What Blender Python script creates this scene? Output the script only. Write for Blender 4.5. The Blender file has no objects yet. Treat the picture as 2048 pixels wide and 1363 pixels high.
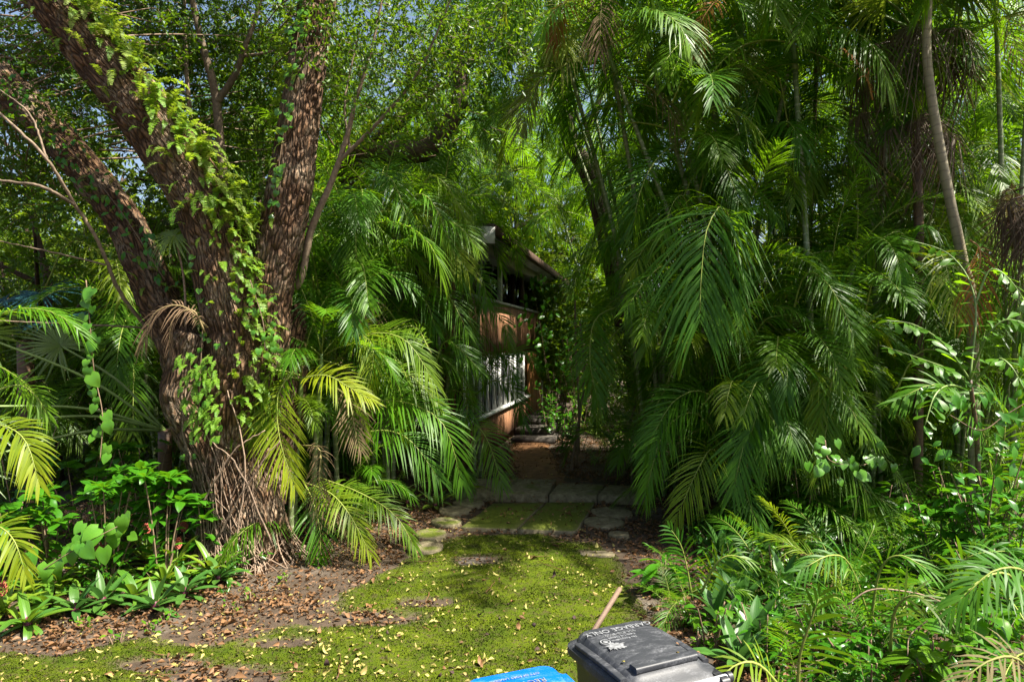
import bpy, math, random
import numpy as np
from mathutils import Vector, Matrix

SC = bpy.context.scene
COL = SC.collection
F, CAMH = 1365.33, 2.4          # focal length in photo pixels, eye height in metres

# ------------------------------------------------------------------ camera, sky, sun, exposure
cd = bpy.data.cameras.new("camera")
cd.lens, cd.sensor_width, cd.clip_start, cd.clip_end = 24.0, 36.0, 0.05, 2000.0
cam = bpy.data.objects.new("camera", cd)
COL.objects.link(cam)
cam.location = (0, 0, CAMH)
cam.rotation_euler = (math.radians(90), 0, 0)
SC.camera = cam

SUN_EL, SUN_AZ = math.radians(57), math.radians(108)   # azimuth clockwise from +Y
to_sun = Vector((math.sin(SUN_AZ) * math.cos(SUN_EL), math.cos(SUN_AZ) * math.cos(SUN_EL), math.sin(SUN_EL)))
W = bpy.data.worlds.new("World")
SC.world = W
W.use_nodes = True
wn, wl = W.node_tree.nodes, W.node_tree.links
wn.clear()
sky = wn.new("ShaderNodeTexSky")
sky.sky_type = 'NISHITA'
sky.sun_disc = False
sky.sun_elevation, sky.sun_rotation = SUN_EL, SUN_AZ
sky.air_density, sky.dust_density, sky.ozone_density = 1.0, 3.5, 0.6
bg = wn.new("ShaderNodeBackground")
bg.inputs[1].default_value = 0.062
wo = wn.new("ShaderNodeOutputWorld")
wl.new(sky.outputs[0], bg.inputs[0])
wl.new(bg.outputs[0], wo.inputs[0])
sd = bpy.data.lights.new("sun", 'SUN')
sd.energy, sd.angle, sd.color = 5.0, math.radians(0.55), (1.0, 0.94, 0.82)
sun = bpy.data.objects.new("sun", sd)
COL.objects.link(sun)
sun.rotation_euler = to_sun.to_track_quat('Z', 'Y').to_euler()
sun.location = (8, -4, 20)
SC.view_settings.view_transform = 'Standard'
SC.view_settings.look = 'None'
SC.view_settings.exposure = 1.9
SC.view_settings.gamma = 1.0
SC.view_settings.use_curve_mapping = False
SC.cycles.max_bounces = 6
SC.cycles.diffuse_bounces = 3
SC.cycles.glossy_bounces = 2
SC.cycles.transmission_bounces = 5
SC.cycles.transparent_max_bounces = 6
SC.cycles.sample_clamp_indirect = 6.0
SC.cycles.caustics_reflective = False
SC.cycles.caustics_refractive = False

# ------------------------------------------------------------------ helpers
rng = np.random.default_rng(11)
U = lambda a, b: float(rng.uniform(a, b))
A3 = lambda *p: np.array(p, float)

def P(px, py, Y):
    """a point of the place from where it shows in the photograph and its distance"""
    return A3((px - 1024) / F * Y, Y, CAMH - (py - 681.5) / F * Y)

def G(px, py, z=0.0):
    return P(px, py, (CAMH - z) * F / (py - 681.5))

def nrm(v):
    v = np.asarray(v, float)
    return v / (np.linalg.norm(v, axis=-1, keepdims=True) + 1e-9)

def mesh(name, V, quads=None, tris=None, smooth=True, attrs=None):
    V = np.asarray(V, np.float32)
    me = bpy.data.meshes.new(name)
    q = np.zeros((0, 4), np.int32) if quads is None else np.asarray(quads, np.int32).reshape(-1, 4)
    t = np.zeros((0, 3), np.int32) if tris is None else np.asarray(tris, np.int32).reshape(-1, 3)
    me.vertices.add(len(V))
    me.vertices.foreach_set("co", V.ravel())
    li = np.concatenate([q.ravel(), t.ravel()])
    me.loops.add(len(li))
    me.loops.foreach_set("vertex_index", li)
    n = len(q) + len(t)
    ls = np.concatenate([np.arange(len(q)) * 4, len(q) * 4 + np.arange(len(t)) * 3]).astype(np.int32)
    me.polygons.add(n)
    me.polygons.foreach_set("loop_start", ls)
    if smooth:
        me.polygons.foreach_set("use_smooth", np.ones(n, bool))
    for k, a in (attrs or {}).items():
        a = np.asarray(a, np.float32)
        at = me.attributes.new(k, 'FLOAT_VECTOR', 'POINT')
        at.data.foreach_set("vector", a.ravel())
    me.update(calc_edges=True)
    return me

def obj(name, me, mat=None, parent=None, loc=None):
    o = bpy.data.objects.new(name, me)
    COL.objects.link(o)
    o.color = (0, 0, 0, 1)
    if mat is not None and me is not None and not me.materials:
        me.materials.append(mat)
    if loc is not None:
        o.location = loc
    if parent is not None:
        o.parent = parent
        o.location = Vector(o.location) - parent.location
    return o

def tag(o, label, cat=None, group=None, kind=None):
    o["label"] = label
    if cat: o["category"] = cat
    if group: o["group"] = group
    if kind: o["kind"] = kind
    return o

def thing(name, loc, label, cat, group=None):
    o = bpy.data.objects.new(name, None)
    COL.objects.link(o)
    o.location = loc
    o.empty_display_size = 0.1
    return tag(o, label, cat, group)

class MB:
    """collects quads and triangles for one mesh"""
    def __init__(s):
        s.V, s.Q, s.T, s.A, s.n = [], [], [], [], 0
    def add(s, V, Q=None, T=None, A=None):
        V = np.asarray(V, float)
        s.V.append(V)
        if Q is not None and len(Q): s.Q.append(np.asarray(Q) + s.n)
        if T is not None and len(T): s.T.append(np.asarray(T) + s.n)
        s.A.append(np.zeros((len(V), 3)) if A is None else A)
        s.n += len(V)
        return s
    def mesh(s, name, smooth=True, attr="tint", origin=None):
        V = np.concatenate(s.V)
        if origin is not None: V = V - np.asarray(origin)
        return mesh(name, V, np.concatenate(s.Q) if s.Q else None, np.concatenate(s.T) if s.T else None, smooth, {attr: np.concatenate(s.A)})

def resample(pts, n):
    """smooth Catmull-Rom curve through the points, n samples"""
    pts = np.asarray(pts, float)
    if len(pts) == 2:
        return pts[0] + (pts[1] - pts[0]) * np.linspace(0, 1, n)[:, None]
    p = np.vstack([2 * pts[0] - pts[1], pts, 2 * pts[-1] - pts[-2]])
    t = np.linspace(0, len(pts) - 1 - 1e-6, n)
    i = t.astype(int); f = (t - i)[:, None]
    a, b, c, d = p[i], p[i + 1], p[i + 2], p[i + 3]
    return 0.5 * (2 * b + (c - a) * f + (2 * a - 5 * b + 4 * c - d) * f * f + (3 * b - a - 3 * c + d) * f ** 3)

def frames(C, up=(0.3, 0.2, 0.93)):
    T = nrm(np.gradient(C, axis=0))
    S = nrm(np.cross(T, np.broadcast_to(np.asarray(up, float), T.shape)))
    return T, S, np.cross(S, T)

def tube(C, R, sides=8, cap=True, up=(0.31, 0.23, 0.2)):
    C = np.asarray(C, float); n = len(C)
    R = np.broadcast_to(np.asarray(R, float), (n,))
    T = nrm(np.gradient(C, axis=0))
    s = nrm(np.cross(T[0], nrm(A3(*up))))
    S = np.zeros_like(T)
    for i in range(n):
        s = s - T[i] * np.dot(s, T[i]); s = s / (np.linalg.norm(s) + 1e-9); S[i] = s
    N = np.cross(T, S)
    a = np.arange(sides) / sides * 2 * np.pi
    V = C[:, None] + R[:, None, None] * (np.cos(a)[None, :, None] * S[:, None] + np.sin(a)[None, :, None] * N[:, None])
    i = np.arange(n - 1)[:, None] * sides; k = np.arange(sides)[None]; k2 = (k + 1) % sides
    Q = np.stack([i + k, i + k2, i + sides + k2, i + sides + k], -1).reshape(-1, 4)
    V = V.reshape(-1, 3); T3 = None
    if cap:
        V = np.vstack([V, C[:1], C[-1:]]); b = n * sides
        kk = np.arange(sides); k2 = (kk + 1) % sides
        T3 = np.vstack([np.stack([np.full(sides, b), k2, kk], -1), np.stack([np.full(sides, b + 1), (n - 1) * sides + kk, (n - 1) * sides + k2], -1)])
    return V, Q, T3

def lenattr(C, sides, cap=True, r=None):
    """per-vertex (random, length along the curve, 1) for tubes"""
    L = np.concatenate([[0], np.cumsum(np.linalg.norm(np.diff(C, axis=0), axis=1))])
    a = np.repeat(L, sides)
    if cap: a = np.concatenate([a, [0, L[-1]]])
    r = U(0, 1) if r is None else r
    return np.stack([np.full(len(a), r), a, np.ones(len(a))], -1)

_perm = np.random.default_rng(3).random((256, 256))
def vnoise(x, y):
    x = np.asarray(x, float); y = np.asarray(y, float)
    xi = np.floor(x).astype(int); yi = np.floor(y).astype(int)
    fx = x - xi; fy = y - yi
    fx = fx * fx * (3 - 2 * fx); fy = fy * fy * (3 - 2 * fy)
    g = lambda i, j: _perm[i & 255, j & 255]
    return (g(xi, yi) * (1 - fx) + g(xi + 1, yi) * fx) * (1 - fy) + (g(xi, yi + 1) * (1 - fx) + g(xi + 1, yi + 1) * fx) * fy
def fbm(x, y, o=4):
    r = 0; a = 0.5
    for k in range(o):
        r = r + a * vnoise(x * 2 ** k + 17 * k, y * 2 ** k + 31 * k); a *= 0.5
    return r

def basis(d, up=(0, 0, 1), roll=0.0):
    """rotation taking local X to d with local Z near up"""
    x = Vector(d).normalized(); z = Vector(up)
    y = z.cross(x)
    if y.length < 1e-4: y = Vector((0, 1, 0)).cross(x)
    y.normalize(); z = x.cross(y)
    m = Matrix((x, y, z)).transposed()
    return (m @ Matrix.Rotation(roll, 3, 'X')).to_euler()

# ------------------------------------------------------------------ materials
def newmat(name):
    m = bpy.data.materials.new(name); m.use_nodes = True
    n = m.node_tree.nodes; n.clear()
    return m, n, m.node_tree.links

def rgb(c): return (c[0], c[1], c[2], 1.0)

def mixc(n, l, fac, a, b):
    x = n.new("ShaderNodeMix"); x.data_type = 'RGBA'
    for k, v in ((0, fac), (6, a), (7, b)):
        if hasattr(v, "is_output"): l.new(v, x.inputs[k])
        else: x.inputs[k].default_value = v if k == 0 else rgb(v)
    return x.outputs[2]

def math_(n, l, op, a, b=None, c=None, clamp=False):
    x = n.new("ShaderNodeMath"); x.operation = op; x.use_clamp = clamp
    for k, v in enumerate((a, b, c)):
        if v is None: continue
        if hasattr(v, "is_output"): l.new(v, x.inputs[k])
        else: x.inputs[k].default_value = v
    return x.outputs[0]

def leafmat(name, c1, c2, trans=(0.35, 0.5, 0.04), tfac=0.35, rough=0.38, spec=0.5, yellow=(0.2, 0.24, 0.01), dead=(0.2, 0.13, 0.075), stem=(0.2, 0.24, 0.05), ribs=0):
    m, n, l = newmat(name)
    out = n.new("ShaderNodeOutputMaterial")
    oi = n.new("ShaderNodeObjectInfo")
    at = n.new("ShaderNodeAttribute"); at.attribute_name = "tint"
    sv = n.new("ShaderNodeSeparateXYZ"); l.new(at.outputs['Vector'], sv.inputs[0])
    so = n.new("ShaderNodeSeparateColor"); l.new(oi.outputs['Color'], so.inputs[0])
    f = math_(n, l, 'ADD', math_(n, l, 'MULTIPLY', sv.outputs[0], 0.5), math_(n, l, 'MULTIPLY', oi.outputs['Random'], 0.5))
    col = mixc(n, l, f, c1, c2)
    tcol = mixc(n, l, f, [x * 0.75 for x in trans], trans)
    # yellowing runs from the tips of a frond; object colour: r = yellow, g = dead, b = yellow tip
    tip = math_(n, l, 'MULTIPLY', so.outputs[2], math_(n, l, 'POWER', sv.outputs[1], 2.2))
    yf = math_(n, l, 'ADD', so.outputs[0], tip, clamp=True)
    yj = math_(n, l, 'MULTIPLY', yf, math_(n, l, 'ADD', math_(n, l, 'MULTIPLY', sv.outputs[0], 0.5), 0.6), clamp=True)
    col = mixc(n, l, yj, col, yellow)
    tcol = mixc(n, l, yj, tcol, (0.5, 0.52, 0.02))
    col = mixc(n, l, so.outputs[1], col, dead)
    tcol = mixc(n, l, so.outputs[1], tcol, [x * 1.2 for x in dead])
    if ribs:
        w = n.new("ShaderNodeTexWave"); w.bands_direction = 'Y'
        tc = n.new("ShaderNodeTexCoord"); l.new(tc.outputs['Object'], w.inputs['Vector'])
        w.inputs['Scale'].default_value = ribs
        col = mixc(n, l, math_(n, l, 'MULTIPLY', w.outputs['Fac'], 0.22), col, [min(1, x * 1.7 + 0.01) for x in c2])
    col = mixc(n, l, math_(n, l, 'MULTIPLY', sv.outputs[2], math_(n, l, 'SUBTRACT', 1.0, math_(n, l, 'MULTIPLY', so.outputs[1], 0.8))), col, stem)
    b = n.new("ShaderNodeBsdfPrincipled")
    l.new(col, b.inputs['Base Color'])
    rr = math_(n, l, 'ADD', math_(n, l, 'MULTIPLY', so.outputs[1], 0.35), rough)
    l.new(rr, b.inputs['Roughness'])
    b.inputs['Specular IOR Level'].default_value = spec
    t = n.new("ShaderNodeBsdfTranslucent"); l.new(tcol, t.inputs[0])
    mx = n.new("ShaderNodeMixShader")
    l.new(math_(n, l, 'MULTIPLY', tfac, math_(n, l, 'SUBTRACT', 1.0, sv.outputs[2])), mx.inputs[0])
    l.new(b.outputs[0], mx.inputs[1]); l.new(t.outputs[0], mx.inputs[2])
    l.new(mx.outputs[0], out.inputs[0])
    return m

def plain(name, c, rough=0.6, spec=0.4, var=0.25, scale=12, bump=0.15, metallic=0.0, c2=None, stretch=None):
    m, n, l = newmat(name)
    out = n.new("ShaderNodeOutputMaterial")
    tc = n.new("ShaderNodeTexCoord")
    src = tc.outputs['Object']
    if stretch:
        mp = n.new("ShaderNodeMapping"); mp.inputs['Scale'].default_value = stretch
        l.new(src, mp.inputs[0]); src = mp.outputs[0]
    nz = n.new("ShaderNodeTexNoise"); nz.inputs['Scale'].default_value = scale; nz.inputs['Detail'].default_value = 6; nz.inputs['Roughness'].default_value = 0.65
    l.new(src, nz.inputs['Vector'])
    oi = n.new("ShaderNodeObjectInfo")
    f = math_(n, l, 'ADD', math_(n, l, 'MULTIPLY_ADD', nz.outputs['Fac'], 2.4, -0.8), math_(n, l, 'MULTIPLY', math_(n, l, 'SUBTRACT', oi.outputs['Random'], 0.5), 0.5), clamp=True)
    c2 = c2 or [min(1, x * (1 + var * 2)) for x in c]
    col = mixc(n, l, f, [x * (1 - var) for x in c], c2)
    b = n.new("ShaderNodeBsdfPrincipled")
    l.new(col, b.inputs['Base Color'])
    b.inputs['Roughness'].default_value = rough
    b.inputs['Specular IOR Level'].default_value = spec
    b.inputs['Metallic'].default_value = metallic
    if bump:
        bp = n.new("ShaderNodeBump"); bp.inputs['Strength'].default_value = bump; bp.inputs['Distance'].default_value = 0.02
        l.new(nz.outputs['Fac'], bp.inputs['Height']); l.new(bp.outputs[0], b.inputs['Normal'])
    l.new(b.outputs[0], out.inputs[0])
    return m

def barkmat(name, dark, mid, pale, sc=1.0, pale_amt=0.5):
    """bark whose plates run along the limb; reads the 'bark' coordinates (around, around, along)"""
    m, n, l = newmat(name)
    out = n.new("ShaderNodeOutputMaterial")
    at = n.new("ShaderNodeAttribute"); at.attribute_name = "bark"
    mp = n.new("ShaderNodeMapping"); mp.inputs['Scale'].default_value = (26 * sc, 26 * sc, 7 * sc)
    l.new(at.outputs['Vector'], mp.inputs[0])
    wz = n.new("ShaderNodeTexNoise"); wz.inputs['Scale'].default_value = 0.35; wz.inputs['Detail'].default_value = 3
    l.new(mp.outputs[0], wz.inputs['Vector'])
    wp = n.new("ShaderNodeVectorMath"); wp.operation = 'MULTIPLY_ADD'
    wp.inputs[1].default_value = (1.6, 1.6, 1.6)
    l.new(wz.outputs['Color'], wp.inputs[0]); l.new(mp.outputs[0], wp.inputs[2])
    vo = n.new("ShaderNodeTexVoronoi"); vo.feature = 'DISTANCE_TO_EDGE'; vo.inputs['Scale'].default_value = 1.0
    l.new(wp.outputs[0], vo.inputs['Vector'])
    nz = n.new("ShaderNodeTexNoise"); nz.inputs['Scale'].default_value = 3; nz.inputs['Detail'].default_value = 5
    l.new(mp.outputs[0], nz.inputs['Vector'])
    big = n.new("ShaderNodeTexNoise"); big.inputs['Scale'].default_value = 3.0; big.inputs['Detail'].default_value = 4
    l.new(at.outputs['Vector'], big.inputs['Vector'])
    e = math_(n, l, 'MULTIPLY', vo.outputs['Distance'], 3.5, clamp=True)
    h = math_(n, l, 'ADD', math_(n, l, 'MULTIPLY', e, 0.8), math_(n, l, 'MULTIPLY', nz.outputs['Fac'], 0.5))
    col = mixc(n, l, math_(n, l, 'MULTIPLY_ADD', h, 1.2, -0.2, clamp=True), dark, mid)
    pf = math_(n, l, 'MULTIPLY', math_(n, l, 'MULTIPLY_ADD', big.outputs['Fac'], 5.0, -2.3, clamp=True), math_(n, l, 'MULTIPLY_ADD', nz.outputs['Fac'], 3.2, -1.2, clamp=True))
    col = mixc(n, l, math_(n, l, 'MULTIPLY', pf, pale_amt), col, pale)
    b = n.new("ShaderNodeBsdfPrincipled")
    l.new(col, b.inputs['Base Color']); b.inputs['Roughness'].default_value = 0.85; b.inputs['Specular IOR Level'].default_value = 0.2
    bp = n.new("ShaderNodeBump"); bp.inputs['Strength'].default_value = 1.0; bp.inputs['Distance'].default_value = 0.05
    l.new(h, bp.inputs['Height']); l.new(bp.outputs[0], b.inputs['Normal'])
    l.new(b.outputs[0], out.inputs[0])
    return m

def canemat(name, green, ring, grey):
    """palm cane: leaf-scar rings along the length"""
    m, n, l = newmat(name)
    out = n.new("ShaderNodeOutputMaterial")
    at = n.new("ShaderNodeAttribute"); at.attribute_name = "tint"
    sv = n.new("ShaderNodeSeparateXYZ"); l.new(at.outputs['Vector'], sv.inputs[0])
    tc = n.new("ShaderNodeTexCoord")
    nz = n.new("ShaderNodeTexNoise"); nz.inputs['Scale'].default_value = 9; nz.inputs['Detail'].default_value = 4
    l.new(tc.outputs['Object'], nz.inputs['Vector'])
    ph = math_(n, l, 'FRACT', math_(n, l, 'MULTIPLY_ADD', sv.outputs[1], 9.0, math_(n, l, 'MULTIPLY', nz.outputs['Fac'], 0.9)))
    rg = math_(n, l, 'LESS_THAN', ph, 0.16)
    col = mixc(n, l, math_(n, l, 'MULTIPLY_ADD', nz.outputs['Fac'], 3.0, -1.1, clamp=True), green, grey)
    col = mixc(n, l, sv.outputs[0], col, [x * 0.6 for x in grey])
    col = mixc(n, l, math_(n, l, 'MULTIPLY', rg, 0.75), col, ring)
    b = n.new("ShaderNodeBsdfPrincipled")
    l.new(col, b.inputs['Base Color']); b.inputs['Roughness'].default_value = 0.55
    bp = n.new("ShaderNodeBump"); bp.inputs['Strength'].default_value = 0.4; bp.inputs['Distance'].default_value = 0.006
    l.new(ph, bp.inputs['Height']); l.new(bp.outputs[0], b.inputs['Normal'])
    l.new(b.outputs[0], out.inputs[0])
    return m

M = {}
M['palm'] = leafmat('palm_leaf', (0.016, 0.07, 0.003), (0.07, 0.175, 0.007), (0.26, 0.5, 0.01), 0.4, 0.42, 0.22)
M['seedling'] = leafmat('bright_palm_leaf', (0.018, 0.085, 0.004), (0.055, 0.155, 0.007), (0.22, 0.46, 0.01), 0.36, 0.45, 0.22)
M['oak'] = leafmat('small_tree_leaf', (0.012, 0.052, 0.003), (0.055, 0.12, 0.005), (0.24, 0.42, 0.008), 0.28, 0.4, 0.25, stem=(0.16, 0.11, 0.07))
M['back'] = leafmat('far_leaf', (0.012, 0.05, 0.003), (0.055, 0.115, 0.006), (0.27, 0.42, 0.01), 0.34, 0.5, 0.2, stem=(0.12, 0.09, 0.06))
M['shrub'] = leafmat('glossy_shrub_leaf', (0.013, 0.08, 0.004), (0.05, 0.165, 0.007), (0.18, 0.46, 0.01), 0.3, 0.32, 0.32, stem=(0.14, 0.1, 0.05))
M['heart'] = leafmat('heart_leaf', (0.03, 0.13, 0.012), (0.1, 0.23, 0.018), (0.3, 0.55, 0.02), 0.33, 0.3, 0.55, stem=(0.22, 0.14, 0.07))
M['fern'] = leafmat('fern_leaf', (0.06, 0.17, 0.012), (0.15, 0.28, 0.02), (0.42, 0.62, 0.03), 0.4, 0.5, 0.3, dead=(0.22, 0.16, 0.06))
M['brom'] = leafmat('strap_leaf', (0.02, 0.085, 0.008), (0.065, 0.15, 0.012), (0.24, 0.42, 0.02), 0.22, 0.36, 0.4, ribs=11)
M['rhoeo'] = leafmat('dark_spear_leaf', (0.014, 0.06, 0.01), (0.04, 0.115, 0.018), (0.1, 0.28, 0.05), 0.18, 0.38, 0.35, ribs=13)
M['blue'] = leafmat('blue_fan_leaf', (0.008, 0.04, 0.042), (0.018, 0.07, 0.08), (0.03, 0.1, 0.1), 0.15, 0.5, 0.3)
M['fan'] = leafmat('fan_leaf', (0.04, 0.09, 0.015), (0.08, 0.15, 0.02), (0.28, 0.4, 0.03), 0.3, 0.4, dead=(0.1, 0.06, 0.036))
M['litter'] = leafmat('fallen_leaf', (0.06, 0.03, 0.014), (0.23, 0.12, 0.05), (0.25, 0.12, 0.03), 0.1, 0.6, 0.3, yellow=(0.36, 0.33, 0.09), dead=(0.05, 0.03, 0.03))
M['orange'] = leafmat('orange_dry_leaf', (0.16, 0.06, 0.015), (0.34, 0.14, 0.03), (0.5, 0.2, 0.03), 0.35, 0.5, 0.25, stem=(0.3, 0.15, 0.05))
M['cane'] = canemat('palm_cane', (0.1, 0.16, 0.035), (0.3, 0.31, 0.2), (0.2, 0.22, 0.12))
M['grey_cane'] = canemat('grey_palm_trunk', (0.2, 0.17, 0.1), (0.15, 0.12, 0.075), (0.3, 0.25, 0.16))
M['brown_cane'] = canemat('brown_cane', (0.09, 0.05, 0.03), (0.05, 0.03, 0.02), (0.14, 0.08, 0.045))
M['bark'] = barkmat('oak_bark', (0.022, 0.011, 0.006), (0.165, 0.092, 0.048), (0.38, 0.31, 0.22), 0.9, 0.75)
M['smooth_bark'] = plain('smooth_bark', (0.17, 0.125, 0.085), 0.75, 0.25, 0.35, 20, 0.3)
M['dark_bark'] = plain('dark_bark', (0.06, 0.042, 0.03), 0.85, 0.2, 0.5, 26, 0.6)
M['root'] = plain('dry_root', (0.19, 0.135, 0.095), 0.8, 0.2, 0.35, 30, 0.2)
M['twig'] = plain('dry_twig', (0.16, 0.11, 0.07), 0.8, 0.2, 0.3, 30, 0.2)
# ------------------------------------------------------------------ ground
def gz(x, y):
    return 0.03 * (fbm(x * 0.9, y * 0.9) - 0.47) + 0.012 * (fbm(x * 7, y * 7, 2) - 0.37)

def ground_mat():
    m, n, l = newmat('soil_and_sand')
    out = n.new("ShaderNodeOutputMaterial")
    tc = n.new("ShaderNodeTexCoord")
    def noise(s, d=6, r=0.6):
        x = n.new("ShaderNodeTexNoise"); x.inputs['Scale'].default_value = s; x.inputs['Detail'].default_value = d; x.inputs['Roughness'].default_value = r
        l.new(tc.outputs['Object'], x.inputs['Vector']); return x.outputs['Fac']
    a, b_, c = noise(0.9), noise(8), noise(90, 4)
    col = mixc(n, l, math_(n, l, 'MULTIPLY_ADD', b_, 3.0, -1.0, clamp=True), (0.042, 0.03, 0.02), (0.085, 0.06, 0.04))
    col = mixc(n, l, math_(n, l, 'MULTIPLY_ADD', a, 6.0, -3.2, clamp=True), col, (0.19, 0.165, 0.135))
    col = mixc(n, l, math_(n, l, 'MULTIPLY_ADD', c, 3.0, -1.4, clamp=True), col, (0.06, 0.05, 0.042))
    bs = n.new("ShaderNodeBsdfPrincipled"); l.new(col, bs.inputs['Base Color']); bs.inputs['Roughness'].default_value = 0.95
    bs.inputs['Specular IOR Level'].default_value = 0.15
    bp = n.new("ShaderNodeBump"); bp.inputs['Strength'].default_value = 0.9; bp.inputs['Distance'].default_value = 0.015
    l.new(math_(n, l, 'ADD', b_, c), bp.inputs['Height']); l.new(bp.outputs[0], bs.inputs['Normal'])
    l.new(bs.outputs[0], out.inputs[0]); return m

def moss_mat():
    m, n, l = newmat('moss')
    out = n.new("ShaderNodeOutputMaterial")
    tc = n.new("ShaderNodeTexCoord")
    def noise(s, d=5, r=0.65):
        x = n.new("ShaderNodeTexNoise"); x.inputs['Scale'].default_value = s; x.inputs['Detail'].default_value = d; x.inputs['Roughness'].default_value = r
        l.new(tc.outputs['Object'], x.inputs['Vector']); return x.outputs['Fac']
    a, b_, c = noise(3.2, 7, .7), noise(22), noise(150, 3)
    at = n.new("ShaderNodeAttribute"); at.attribute_name = "tint"
    sv = n.new("ShaderNodeSeparateXYZ"); l.new(at.outputs['Vector'], sv.inputs[0])
    col = mixc(n, l, math_(n, l, 'MULTIPLY_ADD', a, 4.0, -1.5, clamp=True), (0.045, 0.085, 0.002), (0.165, 0.215, 0.003))
    col = mixc(n, l, math_(n, l, 'MULTIPLY_ADD', c, 4.0, -1.7, clamp=True), [0.035, 0.055, 0.006], col)
    col = mixc(n, l, math_(n, l, 'MULTIPLY_ADD', b_, 6.0, -3.1, clamp=True), col, (0.075, 0.055, 0.03))
    # thin worn edge of the carpet shows the soil
    wear = math_(n, l, 'MULTIPLY', math_(n, l, 'SUBTRACT', 1.0, sv.outputs[1]), math_(n, l, 'MULTIPLY_ADD', b_, 4.0, -1.2, clamp=True), clamp=True)
    col = mixc(n, l, wear, col, (0.1, 0.075, 0.055))
    bs = n.new("ShaderNodeBsdfPrincipled"); l.new(col, bs.inputs['Base Color']); bs.inputs['Roughness'].default_value = 1.0
    bs.inputs['Specular IOR Level'].default_value = 0.05
    bs.inputs['Sheen Weight'].default_value = 0.08; bs.inputs['Sheen Tint'].default_value = (0.5, 0.6, 0.1, 1)
    bp = n.new("ShaderNodeBump"); bp.inputs['Strength'].default_value = 1.0; bp.inputs['Distance'].default_value = 0.02
    l.new(math_(n, l, 'ADD', b_, c), bp.inputs['Height']); l.new(bp.outputs[0], bs.inputs['Normal'])
    l.new(bs.outputs[0], out.inputs[0]); return m
M['ground'] = ground_mat(); M['moss'] = moss_mat()

xs = np.concatenate([-np.geomspace(400, 8, 16), np.arange(-7.5, 7.5, 0.07), np.geomspace(8, 400, 16)])
ys = np.concatenate([-np.geomspace(120, 2, 8), np.linspace(-1, 3.4, 10), np.arange(3.5, 17, 0.07), np.geomspace(17.5, 600, 20)])
X, Y = np.meshgrid(xs, ys)
fade = np.clip((20 - np.abs(Y)) / 5, 0, 1) * np.clip((14 - np.abs(X)) / 5, 0, 1)
V = np.stack([X, Y, gz(X, Y) * fade], -1).reshape(-1, 3)
nx, ny = len(xs), len(ys)
i = (np.arange(ny - 1)[:, None] * nx + np.arange(nx - 1)[None])
Q = np.stack([i, i + 1, i + nx + 1, i + nx], -1).reshape(-1, 4)
g = obj("ground", mesh("ground", V, Q), M['ground'])
tag(g, "sandy brown soil of the garden under the plants", "ground", kind="structure")

# moss carpet over the old driveway
def poly_dist(px, py, poly):
    """signed distance, positive inside"""
    d = np.full(px.shape, 1e9); ins = np.zeros(px.shape, bool)
    for k in range(len(poly)):
        a, b = poly[k], poly[(k + 1) % len(poly)]
        e = b - a; w0, w1 = px - a[0], py - a[1]
        t = np.clip((w0 * e[0] + w1 * e[1]) / (e @ e), 0, 1)
        d = np.minimum(d, np.hypot(w0 - e[0] * t, w1 - e[1] * t))
        c = ((a[1] > py) != (b[1] > py)) & (px < (b[0] - a[0]) * (py - a[1]) / (b[1] - a[1] + 1e-12) + a[0])
        ins ^= c
    return np.where(ins, d, -d)
MOSS = np.array([G(*p)[:2] for p in [(885, 1078), (960, 1066), (1060, 1068), (1185, 1085), (1218, 1108), (1262, 1150), (1275, 1240), (1320, 1420), (700, 1560), (150, 1480),
                                     (-60, 1440), (-60, 1318), (120, 1308), (300, 1278), (430, 1290), (560, 1256), (700, 1240), (660, 1205), (735, 1165), (800, 1120)]])
HOLES = [(G(440, 1352), .42, .10), (G(560, 1288), .3, .06), (G(955, 1120), .26, .10), (G(740, 1238), .36, .10), (G(620, 1200), .3, .1), (G(860, 1205), .25, .06), (G(330, 1330), .3, .07), (G(1195, 1105), .2, .05)]
def moss_mask(x, y):
    d = poly_dist(x, y, MOSS) + 0.34 * (fbm(x * 2.6, y * 2.6) - 0.5) + 0.10 * (fbm(x * 13, y * 13, 3) - 0.43)
    for c, rx, ry in HOLES:
        q = np.hypot((x - c[0]) / rx, (y - c[1]) / ry / 1.6)
        d = np.minimum(d, (q - 1 + 0.8 * (fbm(x * 6 + 9, y * 6) - 0.45)) * 0.3)
    return d
xs = np.arange(-4.6, 1.5, 0.03); ys = np.arange(3.6, 8.8, 0.03)
X, Y = np.meshgrid(xs, ys)
mk = moss_mask(X, Y)
h = np.clip(mk / 0.22, -1, 1)
Z = gz(X, Y) + np.where(h > 0, 0.004 + 0.020 * h ** 0.6, 0.004 + 0.05 * h) + np.clip(h, 0, 1) * (0.022 * (fbm(X * 9, Y * 9, 3) - 0.42) + 0.012 * (fbm(X * 30, Y * 30, 2) - 0.37))
nx, ny = len(xs), len(ys)
i = (np.arange(ny - 1)[:, None] * nx + np.arange(nx - 1)[None])
keep = (h[:-1, :-1] > -0.6) & (h[1:, 1:] > -0.6)
Q = np.stack([i, i + 1, i + nx + 1, i + nx], -1)[keep]
used = np.unique(Q); rm = np.full(nx * ny, -1); rm[used] = np.arange(len(used))
V = np.stack([X, Y, Z], -1).reshape(-1, 3)[used]
at = np.stack([np.zeros(len(used)), np.clip(h.ravel()[used] * 1.6, 0, 1), np.zeros(len(used))], -1)
o = obj("moss_carpet", mesh("moss_carpet", V, rm[Q], attrs={"tint": at}), M['moss'])
tag(o, "thick bright green moss carpet covering the driveway before the slabs", "moss", kind="stuff")

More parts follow.
